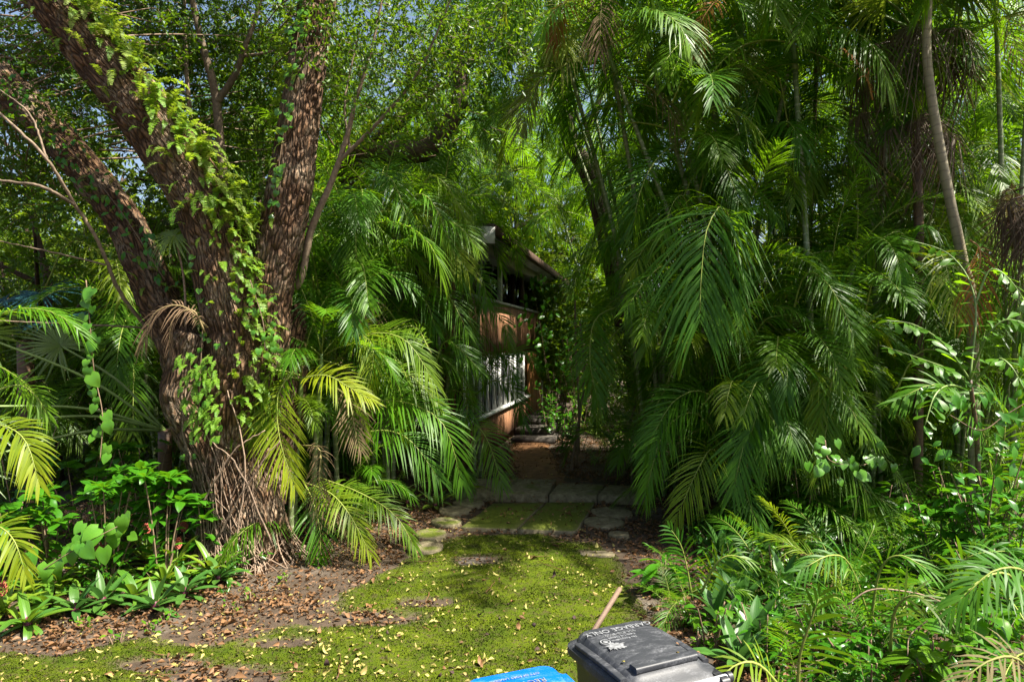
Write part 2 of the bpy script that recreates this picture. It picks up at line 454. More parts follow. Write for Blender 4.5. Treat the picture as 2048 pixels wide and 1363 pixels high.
def moss_top(x, y):
    h = np.clip(moss_mask(x, y) / 0.22, -1, 1)
    return gz(x, y) + 0.004 + 0.020 * np.clip(h, 0, 1) ** 0.6 + np.clip(h, 0, 1) * (0.022 * (fbm(x * 9, y * 9, 3) - 0.42) + 0.012 * (fbm(x * 30, y * 30, 2) - 0.37))
rt = np.random.default_rng(61)
x = rt.uniform(-4.4, 1.4, 150000); y = 4.3 + 4.2 * rt.random(150000) ** 1.5
mm = moss_mask(x, y); k = (mm > .0) & (rt.random(150000) < np.clip(fbm(x * 4 + 2, y * 4) * 3.2 - .7, .15, 1)); x, y = x[k], y[k]; n_ = len(x)
z = moss_top(x, y); hh = rt.uniform(.006, .017, n_) ; a = rt.uniform(0, 6.28, n_); w_ = rt.uniform(.004, .009, n_)
dx, dy = np.cos(a) * w_, np.sin(a) * w_; lx_, ly_ = rt.normal(0, .006, (2, n_))
V = np.stack([np.stack([x - dx, y - dy, z - .003], -1), np.stack([x + dx, y + dy, z - .003], -1), np.stack([x + lx_, y + ly_, z + hh], -1)], 1).reshape(-1, 3)
o = obj("moss_tufts", mesh("moss_tufts", V, None, np.arange(3 * n_).reshape(-1, 3), False, {"tint": np.tile([[.5, 1., 0]], (3 * n_, 1))}), M['moss'])
tag(o, "tiny upright moss tufts roughening the moss carpet", "moss", kind="stuff")

# ------------------------------------------------------------------ slabs, stepping stones, brown path
def slab_mat():
    m, n, l = newmat('mossy_concrete')
    out = n.new("ShaderNodeOutputMaterial")
    ge = n.new("ShaderNodeNewGeometry"); tc = n.new("ShaderNodeTexCoord")
    def noise(s, d=5):
        x = n.new("ShaderNodeTexNoise"); x.inputs['Scale'].default_value = s; x.inputs['Detail'].default_value = d; x.inputs['Roughness'].default_value = 0.65
        l.new(tc.outputs['Object'], x.inputs['Vector']); return x.outputs['Fac']
    a, b_, c = noise(2.4), noise(14), noise(120, 3)
    oi = n.new("ShaderNodeObjectInfo")
    so = n.new("ShaderNodeSeparateColor"); l.new(oi.outputs['Color'], so.inputs[0])
    sz = n.new("ShaderNodeSeparateXYZ"); l.new(ge.outputs['Normal'], sz.inputs[0])
    stone = mixc(n, l, math_(n, l, 'MULTIPLY_ADD', b_, 3.0, -1.0, clamp=True), (0.085, 0.07, 0.04), (0.23, 0.195, 0.12))
    ms = mixc(n, l, math_(n, l, 'MULTIPLY_ADD', c, 3.0, -1.1, clamp=True), (0.035, 0.055, 0.006), (0.14, 0.165, 0.012))
    f = math_(n, l, 'ADD', math_(n, l, 'MULTIPLY_ADD', a, 7.0, -3.6), math_(n, l, 'MULTIPLY_ADD', so.outputs[0], 4.0, -1.2))
    f = math_(n, l, 'ADD', f, math_(n, l, 'MULTIPLY_ADD', b_, 2.0, -1.0), clamp=True)
    f = math_(n, l, 'MULTIPLY', f, math_(n, l, 'MULTIPLY_ADD', sz.outputs[2], 2.0, -1.0, clamp=True))
    col = mixc(n, l, f, stone, ms)
    bs = n.new("ShaderNodeBsdfPrincipled"); l.new(col, bs.inputs['Base Color']); bs.inputs['Roughness'].default_value = 0.9; bs.inputs['Specular IOR Level'].default_value = 0.2
    bp = n.new("ShaderNodeBump"); bp.inputs['Strength'].default_value = 0.7; bp.inputs['Distance'].default_value = 0.012
    l.new(math_(n, l, 'ADD', b_, c), bp.inputs['Height']); l.new(bp.outputs[0], bs.inputs['Normal'])
    l.new(bs.outputs[0], out.inputs[0]); return m
M['slab'] = slab_mat()
M['wet_path'] = plain('wet_brown_path', (0.11, 0.05, 0.02), 0.8, 0.2, 0.45, 7, 0.5, c2=(0.24, 0.12, 0.05))

def slab_mesh(name, pts, z0, z1, seed, edge=0.018, n=9):
    """a worn slab: quad outline (4 xy), chipped edge, slightly uneven top"""
    r = np.random.default_rng(seed)
    pts = np.asarray(pts); out = []
    for k in range(4):
        a, b = pts[k], pts[(k + 1) % 4]
        for t in np.linspace(0, 1, n, endpoint=False):
            out.append(a + (b - a) * t)
    out = np.array(out); c = out.mean(0)
    d = nrm(out - c)
    out = out + d * r.normal(0, 0.006, (len(out), 1))
    k = len(out)
    rings = [np.c_[out, np.full(k, z0)], np.c_[out + d * .004, np.full(k, z1 - edge) + r.normal(0, .003, k)],
             np.c_[out - d * edge * .7, np.full(k, z1 - .002) + r.normal(0, .002, k)],
             np.c_[c + (out - c) * .6, z1 + r.normal(0, .004, k)], np.c_[c + (out - c) * .2, z1 + r.normal(0, .003, k)]]
    V = np.concatenate(rings + [np.array([[c[0], c[1], z1]])])
    q = []
    for j in range(4):
        a = np.arange(k); b = (a + 1) % k
        q.append(np.stack([j * k + a, j * k + b, (j + 1) * k + b, (j + 1) * k + a], -1))
    a = np.arange(k)
    t = np.stack([4 * k + a, 4 * k + (a + 1) % k, np.full(k, 5 * k)], -1)
    return mesh(name, V, np.concatenate(q), t, smooth=False)

walk = []
y0 = 2.28 * F / (1090 - 681.5)
pth = MB()
pp = np.array([(-.10, 10.9), (.98, 10.9), (.95, 12.4), (.85, 14.2), (.80, 15.9), (.05, 15.9), (.0, 14.2), (-.05, 12.4)])
nu, nv = 8, 60
tt = np.linspace(0, 1, nv)
yy = 10.9 + 5.0 * tt
lx = -.12 + .12 * tt + .08 * (fbm(yy * 1.7, yy * 0) - .5); rx = .95 - .12 * tt + .16 * (fbm(yy * 2.3 + 5, yy * 0) - .5)
uu = np.linspace(0, 1, nu)
X = lx[:, None] + (rx - lx)[:, None] * uu; Yv = np.repeat(yy[:, None], nu, 1)
Zv = gz(X, Yv) + 0.03 * np.sin(np.pi * uu)[None] ** .5 + 0.006
i = (np.arange(nv - 1)[:, None] * nu + np.arange(nu - 1)[None])
path = obj("path", mesh("path", np.stack([X, Yv, Zv], -1).reshape(-1, 3), np.stack([i, i + 1, i + nu + 1, i + nu], -1).reshape(-1, 4)), M['wet_path'])
tag(path, "damp brown garden path leading to the dark steps", "path", kind="structure")
def slab(pix, z0, z1, seed, moss):
    pts = [G(a, b, z1)[:2] for a, b in pix]
    o = obj("slab", slab_mesh("slab", pts, z0, z1, seed), M['slab'], path)
    o.color = (moss, 0, 0, 1)
slab([(922, 1052), (1033, 1056), (1089, 1003), (986, 1005)], -.05, .06, 1, .75)
slab([(1037, 1056), (1152, 1060), (1190, 1003), (1093, 1003)], -.05, .06, 2, .72)
slab([(912, 981), (997, 985), (1030, 958), (950, 956)], -.05, .13, 3, .12)
slab([(999, 985), (1095, 987), (1112, 957), (1033, 956)], -.05, .13, 4, .30)
slab([(1098, 987), (1192, 989), (1210, 968), (1118, 964)], -.05, .13, 5, .38)
slab([(1196, 989), (1294, 993), (1300, 970), (1214, 968)], -.05, .12, 6, .15)

def stone(px, py, r, label, seed, moss, hgt=.06, asp=1.0):
    rr = np.random.default_rng(seed); c = G(px, py, hgt)
    k = 18; a = np.arange(k) / k * 2 * np.pi
    R = r * (1 + rr.normal(0, .05, k))
    d = np.stack([np.cos(a), np.sin(a) * asp], -1)
    rings = []
    for f, z in ((1.02, -.04), (1.0, hgt * .6), (.95, hgt), (.6, hgt + .004), (.2, hgt)):
        rings.append(np.c_[d * (R * f)[:, None], np.full(k, z) + rr.normal(0, .003, k)])
    V = np.concatenate(rings + [np.array([[0, 0, hgt]])])
    q = [np.stack([j * k + np.arange(k), j * k + (np.arange(k) + 1) % k, (j + 1) * k + (np.arange(k) + 1) % k, (j + 1) * k + np.arange(k)], -1) for j in range(4)]
    t = np.stack([4 * k + np.arange(k), 4 * k + (np.arange(k) + 1) % k, np.full(k, 5 * k)], -1)
    o = obj("stepping_stone", mesh("stepping_stone", V, np.concatenate(q), t, smooth=False), M['slab'], None, (c[0], c[1], 0))
    o.color = (moss, 0, 0, 1)
    tag(o, label, "stepping stone", "round stepping stones beside the slabs")
stone(850, 1089, .20, "round stepping stone with thin moss, lowest one left of the slabs", 21, .35)
stone(863, 1064, .20, "round stepping stone topped with bright moss, second from the bottom left of the slabs", 22, .62)
stone(893, 1040, .20, "round mossy stepping stone touching the left side of the front slabs", 23, .5)
stone(909, 1017, .23, "bare brown round stepping stone left of the slabs, fourth up", 24, .05)
stone(938, 1003, .22, "tan round stepping stone just below the raised left slab", 25, .15)
stone(1226, 1022, .30, "dark flat stepping stone right of the slabs, under the raised end slab", 26, 0, .04)
stone(1206, 1042, .27, "dark brown flat stepping stone at the right corner of the front slabs", 27, 0, .04)
stone(1238, 1066, .13, "small pale flat stone lying right of the front slabs", 28, .02, .04)
stone(1195, 1106, .2, "grey flat stone half sunk at the right edge of the moss", 29, .0, .03, .5)

# ------------------------------------------------------------------ house
HO = A3(-.907, 12.5, 0); HU = nrm(A3(.1966, 1, 0)); HN = A3(HU[1], -HU[0], 0)
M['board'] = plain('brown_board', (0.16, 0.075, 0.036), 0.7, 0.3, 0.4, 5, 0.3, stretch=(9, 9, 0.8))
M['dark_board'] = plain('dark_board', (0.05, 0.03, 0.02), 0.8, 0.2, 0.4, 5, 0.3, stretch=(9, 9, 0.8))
M['orange_wood'] = plain('orange_wood', (0.36, 0.15, 0.05), 0.6, 0.35, 0.3, 5, 0.2, stretch=(9, 9, 0.8))
M['white_paint'] = plain('weathered_white_paint', (0.62, 0.62, 0.58), 0.5, 0.4, 0.15, 9, 0.05, c2=(0.75, 0.76, 0.73))
M['grey_paint'] = plain('grey_soffit', (0.3, 0.3, 0.28), 0.7, 0.3, 0.2, 8, 0.1)
M['roofing'] = plain('dark_roofing', (0.05, 0.04, 0.035), 0.9, 0.2, 0.4, 16, 0.4)
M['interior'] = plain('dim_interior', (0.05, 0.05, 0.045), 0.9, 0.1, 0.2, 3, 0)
M['step'] = plain('dark_timber_step', (0.05, 0.042, 0.035), 0.8, 0.3, 0.45, 9, 0.5)
def glassmat():
    m, n, l = newmat('window_glass')
    out = n.new("ShaderNodeOutputMaterial")
    gl = n.new("ShaderNodeBsdfGlossy"); gl.inputs[1 if 'Roughness' not in gl.inputs else 'Roughness'].default_value = 0.02
    tr = n.new("ShaderNodeBsdfTransparent"); tr.inputs[0].default_value = (0.7, 0.76, 0.72, 1)
    fr = n.new("ShaderNodeFresnel"); fr.inputs[0].default_value = 1.8
    mx = n.new("ShaderNodeMixShader"); l.new(fr.outputs[0], mx.inputs[0]); l.new(tr.outputs[0], mx.inputs[1]); l.new(gl.outputs[0], mx.inputs[2])
    l.new(mx.outputs[0], out.inputs[0]); return m
M['glass'] = glassmat()
house = thing("house", HO, "brown timber two storey house with white framed glazing behind the palms", "house")
_boxes = {}
def hbox(name, u0, u1, n0, n1, z0, z1, mat, parent=house, zs=0.0):
    """box along the house walls: u along the side wall, n outward, z up; zs = roof fall per metre outward"""
    b = 0.004
    c = [(u, n_, z) for z in (z0, z1) for u, n_ in ((u0, n0), (u1, n0), (u1, n1), (u0, n1))]
    V = np.array([HU * u + HN * n_ + A3(0, 0, z - zs * n_) for u, n_, z in c])
    V0 = V.mean(0)
    Q = [(0, 1, 2, 3), (7, 6, 5, 4), (0, 4, 5, 1), (1, 5, 6, 2), (2, 6, 7, 3), (3, 7, 4, 0)]
    return obj(name, mesh(name, V - V0, Q, smooth=False), M[mat], parent, Vector(HO + V0) if parent is house else Vector(V0 + HO))
hb = hbox
# side wall core, floors and roof
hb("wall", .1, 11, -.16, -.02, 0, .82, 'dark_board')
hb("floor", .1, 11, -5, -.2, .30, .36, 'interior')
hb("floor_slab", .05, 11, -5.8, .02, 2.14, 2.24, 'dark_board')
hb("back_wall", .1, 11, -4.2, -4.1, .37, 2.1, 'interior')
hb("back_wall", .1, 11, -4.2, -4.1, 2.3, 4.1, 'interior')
roof = hb("roof", -.85, 11.6, -6.4, .78, 4.30, 4.42, 'roofing', zs=.05)
hb("soffit", -.80, 11.5, -6.3, .70, 4.25, 4.295, 'grey_paint', zs=.05)
hb("fascia", -.90, -.855, -1.0, .80, 4.08, 4.36, 'white_paint', zs=.05)
hb("fascia", -.90, -.855, -6.4, -1.005, 4.16, 4.38, 'dark_board', zs=.05)
hb("fascia", -.85, 11.6, .785, .825, 4.22, 4.40, 'dark_board', zs=.05)
hb("beam", -.4, 9.5, .28, .42, 4.06, 4.24, 'grey_paint')
# vertical boards of the skirt under the glazing
u = 0.0
while u < 6.95:
    w = .2 + U(-.02, .02); hb("plank", u, u + w - .018, -.015, .012 + U(0, .01), U(.0, .03), .82, 'board'); u += w
hb("sill", -.05, 6.95, -.02, .10, .825, .89, 'white_paint')
# lower glazing
hb("window_frame", 0, 6.95, -.06, .03, 2.06, 2.135, 'white_paint')
u = .05; k = 0
while u < 6.8:
    w = .62
    f = hb("mullion", u, u + .075, -.06, .035, .895, 2.055, 'white_paint')
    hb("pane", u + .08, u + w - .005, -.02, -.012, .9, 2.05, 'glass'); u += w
for uu_, zz in ((5.1, 1.3), (5.1, 1.68), (5.7, 1.3), (5.7, 1.68)):
    hb("glazing_bar", uu_ - .02, uu_ + .5, -.05, .0, zz, zz + .03, 'white_paint')
hb("curtain", 1.2, 3.4, -.5, -.46, .4, 2.05, 'white_paint')
u = 7.0
while u < 9.2:
    hb("plank", u, u + .235, -.03, .05 + U(0, .008), .02, 2.13, 'orange_wood'); u += .25
hb("corner_post", 9.27, 9.4, -.04, .08, 0, 2.13, 'white_paint')
# balcony front of upright boards, with rail
u = .25
while u < 9.3:
    w = .19 + U(-.015, .015)
    hb("plank", u, u + w - .02, .04, .075 + U(0, .012), 2.12 + U(-.03, .02), 3.22, 'board'); u += w
hb("wall", .25, 9.3, -.02, .035, 2.245, 3.2, 'dark_board')
hb("rail", .2, 9.4, .0, .13, 3.225, 3.28, 'grey_paint')
# upper windows
hb("post", 2.85, 2.96, .03, .12, 3.285, 4.24, 'white_paint')
hb("post", 5.6, 5.72, .03, .12, 3.285, 4.24, 'dark_board')
for u in (.3, 1.5, 3.0, 4.5, 6.0, 7.5):
    hb("window_frame", u, u + .08, -.3, -.2, 3.285, 4.2, 'dark_board')
    hb("pane", u + .085, u + 1.1, -.26, -.25, 3.29, 4.19, 'glass')
# front wall of dark upright boards
def front(name, n0, n1, u0, u1, z0, z1, mat): return hbox(name, u0, u1, n0, n1, z0, z1, mat)
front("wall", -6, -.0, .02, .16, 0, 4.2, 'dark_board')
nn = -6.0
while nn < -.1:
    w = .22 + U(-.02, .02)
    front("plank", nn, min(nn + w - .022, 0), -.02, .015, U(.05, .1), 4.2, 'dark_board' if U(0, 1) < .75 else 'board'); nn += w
front("window_frame", -3.9, -2.6, -.05, -.025, 1.0, 2.0, 'white_paint')
front("pane", -3.82, -2.68, -.062, -.055, 1.08, 1.92, 'glass')
hb("bench_ledge", -.6, -.1, -3.6, -1.2, .50, .56, 'grey_paint')
# steps up to the door
st = thing("garden_steps", (0.35, 15.6, 0), "dark weathered timber steps at the end of the brown path", "steps")
for k, (ya, yb, z) in enumerate(((15.9, 16.75, .14), (16.4, 17.5, .30), (17.2, 19.6, .44))):
    V = np.array([(x, y, zz) for zz in (0 if k == 0 else z - .16, z) for x, y in ((-.02 + .2 * (ya - 15.9), ya), (.98, ya), (1.15, yb), (.02 + .2 * (yb - 15.9), yb))])
    Q = [(3, 2, 1, 0), (4, 5, 6, 7), (0, 1, 5, 4), (1, 2, 6, 5), (2, 3, 7, 6), (3, 0, 4, 7)]
    V0 = V.mean(0)
    obj("step", mesh("step", V - V0, Q, smooth=False), M['step'], st, Vector(V0))
# ------------------------------------------------------------------ plant pieces
def frond_geo(C, up=(0, -.35, .94), nl=44, L=.5, w=.026, petiole=.2, a0=68, a1=22, lift=24, droop=.35, seed=0, rr=.013, tipf=.42, ragged=0.0, K=4):
    """a feather leaf along curve C: midrib plus two rows of narrow leaflets; returns an MB"""
    r = np.random.default_rng(seed); m = MB()
    C = np.asarray(C, float)
    T, S, N = frames(C, up)
    arc = np.concatenate([[0], np.cumsum(np.linalg.norm(np.diff(C, axis=0), axis=1))]); arc /= arc[-1]
    s = np.repeat(np.linspace(petiole, .995, nl), 2); side = np.tile([1., -1.], nl)
    s = np.clip(s + r.normal(0, .006, len(s)), petiole, 1)
    if ragged > 0:
        k = r.random(len(s)) > ragged; s, side = s[k], side[k]
    ip = lambda A: np.stack([np.interp(s, arc, A[:, j]) for j in range(3)], -1)
    p, t, sv, nv = ip(C), nrm(ip(T)), nrm(ip(S)), nrm(ip(N))
    x = (s - petiole) / (1 - petiole)
    prof = np.minimum(.45 + 2.2 * x, 1.0) * (1 - (1 - tipf) * np.clip((x - .35) / .65, 0, 1) ** 1.4)
    Lf = L * prof * r.uniform(.88, 1.1, len(s))
    al = np.radians(a0 + (a1 - a0) * x ** 1.1 + r.normal(0, 5, len(s)))
    li = np.radians(lift * (1 - .4 * x) + r.normal(0, 10, len(s)))
    out = sv * (side * np.cos(li))[:, None] + nv * np.sin(li)[:, None]
    d = t * np.cos(al)[:, None] + out * np.sin(al)[:, None]
    ln = nv * np.cos(li)[:, None] - sv * (side * np.sin(li))[:, None]
    wv = nrm(np.cross(d, ln))
    ts = np.linspace(0, 1, K); ws = np.interp(ts, [0, .25, .6, 1], [.4, 1, .85, .04])
    dr = droop * r.uniform(.6, 1.4, len(s))
    V = np.zeros((len(s), K, 2, 3))
    for k in range(K):
        q = p + d * (Lf * ts[k])[:, None] + np.outer(Lf * dr * ts[k] ** 2, [0, 0, -1.0])
        hw = (w * .5 * ws[k]) * r.uniform(.9, 1.1, len(s))[:, None]
        V[:, k, 0] = q + wv * hw; V[:, k, 1] = q - wv * hw
    b = (np.arange(len(s)) * K * 2)[:, None] + (np.arange(K - 1) * 2)[None]
    Q = np.stack([b, b + 1, b + 3, b + 2], -1).reshape(-1, 4)
    A = np.zeros((len(s), K, 2, 3))
    A[..., 0] = r.random(len(s))[:, None, None]
    A[..., 1] = (x * .75)[:, None, None] + .25 * ts[None, :, None]
    m.add(V.reshape(-1, 3), Q, None, A.reshape(-1, 3))
    Cr = C[::2] if len(C) > 12 else C
    Vt, Qt, Tt = tube(Cr, np.linspace(rr, rr * .2, len(Cr)), 4)
    m.add(Vt, Qt, Tt, np.stack([np.full(len(Vt), .5), np.zeros(len(Vt)), np.ones(len(Vt))], -1))
    return m

def arc_curve(L, e0, e1, n=18, side=0.0):
    """curve of length L leaving the origin along +X at elevation e0 and bending to e1 (degrees)"""
    t = np.linspace(0, 1, n)
    e = np.radians(e0 + (e1 - e0) * t ** 1.25)
    az = side * t ** 2
    d = np.stack([np.cos(e) * np.cos(az), np.cos(e) * np.sin(az), np.sin(e)], -1)
    c = np.cumsum(d, 0) * (L / n)
    return c - c[0]

# shared frond meshes, 1 unit = 2 m long leaf
FR = {}
def variants(key, specs, mat, **kw):
    FR[key] = []
    for j, (e0, e1, sd_) in enumerate(specs):
        g_ = frond_geo(arc_curve(2.0, e0, e1, 20, sd_), up=(0, 0, 1) if e0 < 75 else (-.4, 0, 1), seed=100 + j + len(FR) * 50, **kw)
        me = g_.mesh("frond"); me.materials.append(mat); FR[key].append((e0, me))
for q, (dr_, lf_, rg_, L_) in enumerate(((.25, 30, .02, .54), (.5, 18, .06, .48), (.75, 8, .13, .52))):
    variants('areca%d' % q, [(84, 48, .1), (76, 15, -.15), (66, -22, .2), (56, -46, -.2), (46, -62, .15), (34, -70, -.1), (20, -78, .2), (4, -82, .05), (62, 0, -.35), (-14, -84, 0)][q % 2::1], M['palm'], nl=52, L=L_, w=.021, droop=dr_, lift=lf_, ragged=rg_)
FR['areca'] = FR['areca0'] + FR['areca1'] + FR['areca2']
variants('young', [(82, 35, .1), (72, 5, -.2), (62, -18, .15), (48, -35, -.1), (34, -48, .2)], M['seedling'], nl=32, L=.55, w=.021, petiole=.25, lift=18)
variants('dead', [(10, -84, .1), (-20, -86, -.2), (-45, -88, .2)], M['palm'], nl=34, L=.5, w=.016, droop=.9, ragged=.15)

def put_frond(key, at, az, elev, scale, parent, yellow=0.0, dead=0.0, tip=0.0, tilt=0.0, name="frond"):
    L_ = FR[key]
    d = sorted(range(len(L_)), key=lambda k: abs(L_[k][0] - elev) + U(0, 7))
    me = L_[d[0]][1]
    o = obj(name, me, None, parent, Vector(at))
    o.rotation_euler = (U(-.25, .25) + tilt, U(-.08, .08), az)
    o.scale = (scale, scale * U(.9, 1.1), scale)
    o.color = (yellow, dead, tip, 1)
    return o

def hero_frond(pts, parent, L=.5, nl=44, w=.026, yellow=0., dead=0., tip=0., up=(0, -.55, .83), mat='palm', droop=.35, lift=20, petiole=.14, seed=0, rr=.013, **kw):
    """one leaf seen clearly in the photograph: (px, py, distance) of base, middle and tip"""
    C = resample([P(*p) for p in pts], 24)
    o0 = C[0].copy(); nl = int(np.linalg.norm(np.diff(C, axis=0), axis=1).sum() * (1 - petiole) / (.031 if mat == 'palm' else .04)); w = w * .76 if mat == 'palm' else w * .58
    g_ = frond_geo(C, up=up, nl=nl, L=L, w=w, petiole=petiole, droop=droop, lift=lift, seed=seed + 900, rr=rr, **kw)
    o = obj("frond", g_.mesh("frond", origin=o0), M[mat], parent, Vector(o0))
    o.color = (yellow, dead, tip, 1)
    return o

def blade(name, mat, L=1.0, W=.3, prof=None, fold=.25, curl=.5, n=7, wave=0.0, seed=0, notch=0.0):
    """a single broad leaf from the origin along +X: folded along its midrib, curling down"""
    r = np.random.default_rng(seed)
    t = np.linspace(0, 1, n)
    pr = np.interp(t, *prof) if prof else np.sin(np.pi * t ** .8)
    th = -curl * t
    x = np.cumsum(np.cos(th)) * L / n; z = np.cumsum(np.sin(th)) * L / n
    x -= x[0]; z -= z[0]
    V = []; A = []
    wv = wave * np.sin(t * 9 + r.uniform(0, 6))
    for k in range(n):
        hw = pr[k] * W / 2
        nb = notch * (1 - t[k]) ** 6
        for sd_, f in ((-1, 1), (-1, .5), (0, 0), (1, .5), (1, 1)):
            V.append((x[k] - nb * f * L, sd_ * f * hw, z[k] + fold * hw * f + wv[k] * f * sd_ * W * .3 - .12 * hw * (f == 1)))
            A.append((.5 + .25 * f, t[k], 0))
    i = (np.arange(n - 1)[:, None] * 5 + np.arange(4)[None])
    Q = np.stack([i, i + 5, i + 6, i + 1], -1).reshape(-1, 4)
    me = mesh(name, V, Q, attrs={"tint": np.array(A)})
    me.materials.append(mat)
    return me
OVATE = ([0, .08, .3, .5, .75, .92, 1], [.04, .3, .85, 1, .7, .3, .02])
HEART = ([0, .05, .2, .4, .7, .9, 1], [.5, .85, 1, .95, .6, .22, .02])
LANCE = ([0, .1, .35, .6, .85, 1], [.15, .45, .95, 1, .5, .02])
STRAP = ([0, .1, .5, .8, .93, 1], [.75, .85, 1, .9, .55, .04])
WEDGE = ([0, .2, .6, .82, .9, 1], [.05, .22, .7, 1, .6, .25])
BL = {
    'ovate': [blade("leaf", M['shrub'], 1, .42, OVATE, .3, c, wave=.1, seed=k) for k, c in enumerate((.3, .7, 1.1))],
    'round': [blade("leaf", M['shrub'], 1, .72, OVATE, .2, c, wave=.12, seed=k) for k, c in enumerate((.3, .8))],
    'heart': [blade("leaf", M['heart'], 1, .85, HEART, .22, c, wave=.06, seed=k, notch=.16) for k, c in enumerate((.3, .7, 1.0))],
    'lance': [blade("leaf", M['shrub'], 1, .22, LANCE, .35, c, seed=k) for k, c in enumerate((.4, .9))],
    'strap': [blade("leaf", M['brom'], 1, .15, STRAP, .7, c, n=9, seed=k) for k, c in enumerate((.5, 1.0, 1.5))],
    'spear': [blade("leaf", M['rhoeo'], 1, .17, LANCE, .5, c, seed=k) for k, c in enumerate((.15, .5, .9))],
    'fish': [blade("leaflet", M['palm'], 1, .36, WEDGE, .25, c, seed=k) for k, c in enumerate((.2, .7))],
    'big': [blade("leaf", M['shrub'], 1, .5, OVATE, .2, c, n=9, wave=.1, seed=k) for k, c in enumerate((.5, 1.0))],
}
def put_leaf(kind, at, d, size, parent, up=(0, 0, 1), yellow=0., dead=0., roll=0., name=None, wide=1.0):
    L_ = BL[kind]; me = L_[int(rng.integers(len(L_)))]
    o = obj(name or me.name.split('.')[0], me, None, parent, Vector(at))
    o.rotation_euler = basis(d, up, roll)
    o.scale = (size, size * wide, size)
    o.color = (yellow, dead, 0, 1)
    return o

def stem_tube(name, pts, r0, r1, mat, parent, sides=6, n=14, attr="tint", wob=0.0):
    C = resample(pts, n)
    if wob:
        C[1:-1] += rng.normal(0, wob, (n - 2, 3))
    R = np.linspace(r0, r1, n)
    V, Q, T = tube(C, R, sides)
    c0 = C[0].copy()
    m = MB().add(V - c0, Q, T, lenattr(C, sides, r=U(0, .5)))
    return obj(name, m.mesh(name, attr=attr), M[mat], parent, Vector(c0))

def leaf_cloud(cs, ds, size, seed, asp=.42, fold=.22):
    """many small leaves as two folded triangles each: centres, directions"""
    r = np.random.default_rng(seed); n = len(cs)
    d = nrm(ds); rv = nrm(r.normal(0, 1, (n, 3)) + A3(0, 0, 1.1))
    s = nrm(np.cross(d, rv)); nn_ = np.cross(s, d)
    L = (size * r.uniform(.7, 1.25, n))[:, None]
    b = cs; tip = cs + d * L - nn_ * L * .12
    mid = cs + d * L * .45
    le = mid + s * L * asp * .5 + nn_ * L * fold * .4; ri = mid - s * L * asp * .5 + nn_ * L * fold * .4
    V = np.stack([b, le, tip, ri], 1).reshape(-1, 3)
    k = np.arange(n)[:, None] * 4
    T = np.concatenate([k + np.array([[0, 2, 1]]), k + np.array([[0, 3, 2]])])
    A = np.zeros((n, 4, 3)); A[..., 0] = r.random(n)[:, None]
    A[:, 2, 1] = 1
    return V, T, A.reshape(-1, 3)

def sprigs(cs, seed, nleaf=12, length=.32, size=.065, droop=.3, twig=.004, spread=None):
    """leafy twigs at the given points: one mesh with twigs and leaves"""
    r = np.random.default_rng(seed); m = MB(); n = len(cs)
    d = r.normal(0, 1, (n, 3)); d[:, 2] *= .5
    if spread is not None: d = d * .6 + nrm(cs - spread) * .9
    d = nrm(d)
    t = np.linspace(.1, 1, nleaf)
    Ln = length * r.uniform(.6, 1.3, n)
    pts = cs[:, None] + d[:, None] * (Ln[:, None] * t[None])[..., None]
    pts[..., 2] -= droop * (Ln[:, None] * t[None] ** 2)
    ld = d[:, None] * .7 + r.normal(0, .75, (n, nleaf, 3)) - A3(0, 0, .25)
    V, T, A = leaf_cloud(pts.reshape(-1, 3), ld.reshape(-1, 3), size, seed + 1)
    m.add(V, None, T, A)
    if twig:
        # three-sided twigs
        p0, p1 = cs, pts[:, -1]
        s = nrm(np.cross(p1 - p0, A3(.2, .3, .9))) * twig; q = nrm(np.cross(p1 - p0, s)) * twig
        V = np.stack([p0 + s, p0 - s * .5 + q * .8, p0 - s * .5 - q * .8, p1], 1).reshape(-1, 3)
        k = np.arange(n)[:, None] * 4
        T = np.concatenate([k + np.array([[0, 1, 3]]), k + np.array([[1, 2, 3]]), k + np.array([[2, 0, 3]])])
        A = np.zeros((len(V), 3)); A[:, 2] = 1
        m.add(V, None, T, A)
    return m
# ------------------------------------------------------------------ the big oak
LIMBS = {
    'trunk': [(494, 1130, 7.6, 88), (486, 1050, 7.6, 76), (468, 960, 7.6, 72), (456, 870, 7.6, 72), (452, 780, 7.6, 72), (456, 690, 7.6, 62)],
    'left': [(452, 1000, 7.65, 40), (420, 880, 7.72, 52), (362, 700, 7.8, 42), (300, 560, 7.9, 38), (240, 430, 8.0, 35), (150, 315, 8.2, 34), (60, 215, 8.4, 34), (-60, 110, 8.7, 34), (-260, -60, 9, 30)],
    'middle': [(466, 960, 7.6, 50), (466, 820, 7.53, 68), (478, 690, 7.45, 60), (452, 560, 7.4, 60), (425, 450, 7.4, 58), (368, 340, 7.4, 56), (270, 205, 7.4, 54), (170, 80, 7.4, 50), (60, -60, 7.4, 48), (-80, -250, 7.4, 40)],
    'right': [(490, 980, 7.62, 40), (508, 830, 7.6, 52), (532, 690, 7.6, 44), (545, 560, 7.6, 43), (572, 420, 7.6, 44), (597, 250, 7.6, 39), (617, 100, 7.6, 35), (637, -20, 7.6, 36), (655, -220, 7.6, 30)],
    'back': [(530, 1000, 7.95, 42), (573, 830, 8.1, 34), (583, 700, 8.1, 30), (592, 610, 8.2, 20)],
    'stub': [(440, 1000, 7.55, 40), (412, 890, 7.42, 46), (362, 795, 7.3, 38), (370, 735, 7.3, 34), (384, 668, 7.3, 29)],
}
LC = {}
mb = MB()
for k, pts in LIMBS.items():
    q = np.array([list(P(a, b, c)) + [r / F * c] for a, b, c, r in pts])
    C = resample(q, 16 * (len(pts) - 1)); LC[k] = C
    V, Q, T = tube(C[:, :3], C[:, 3], 18)
    mb.add(V, Q, T)
base = P(492, 1118, 7.6); base[2] = 0
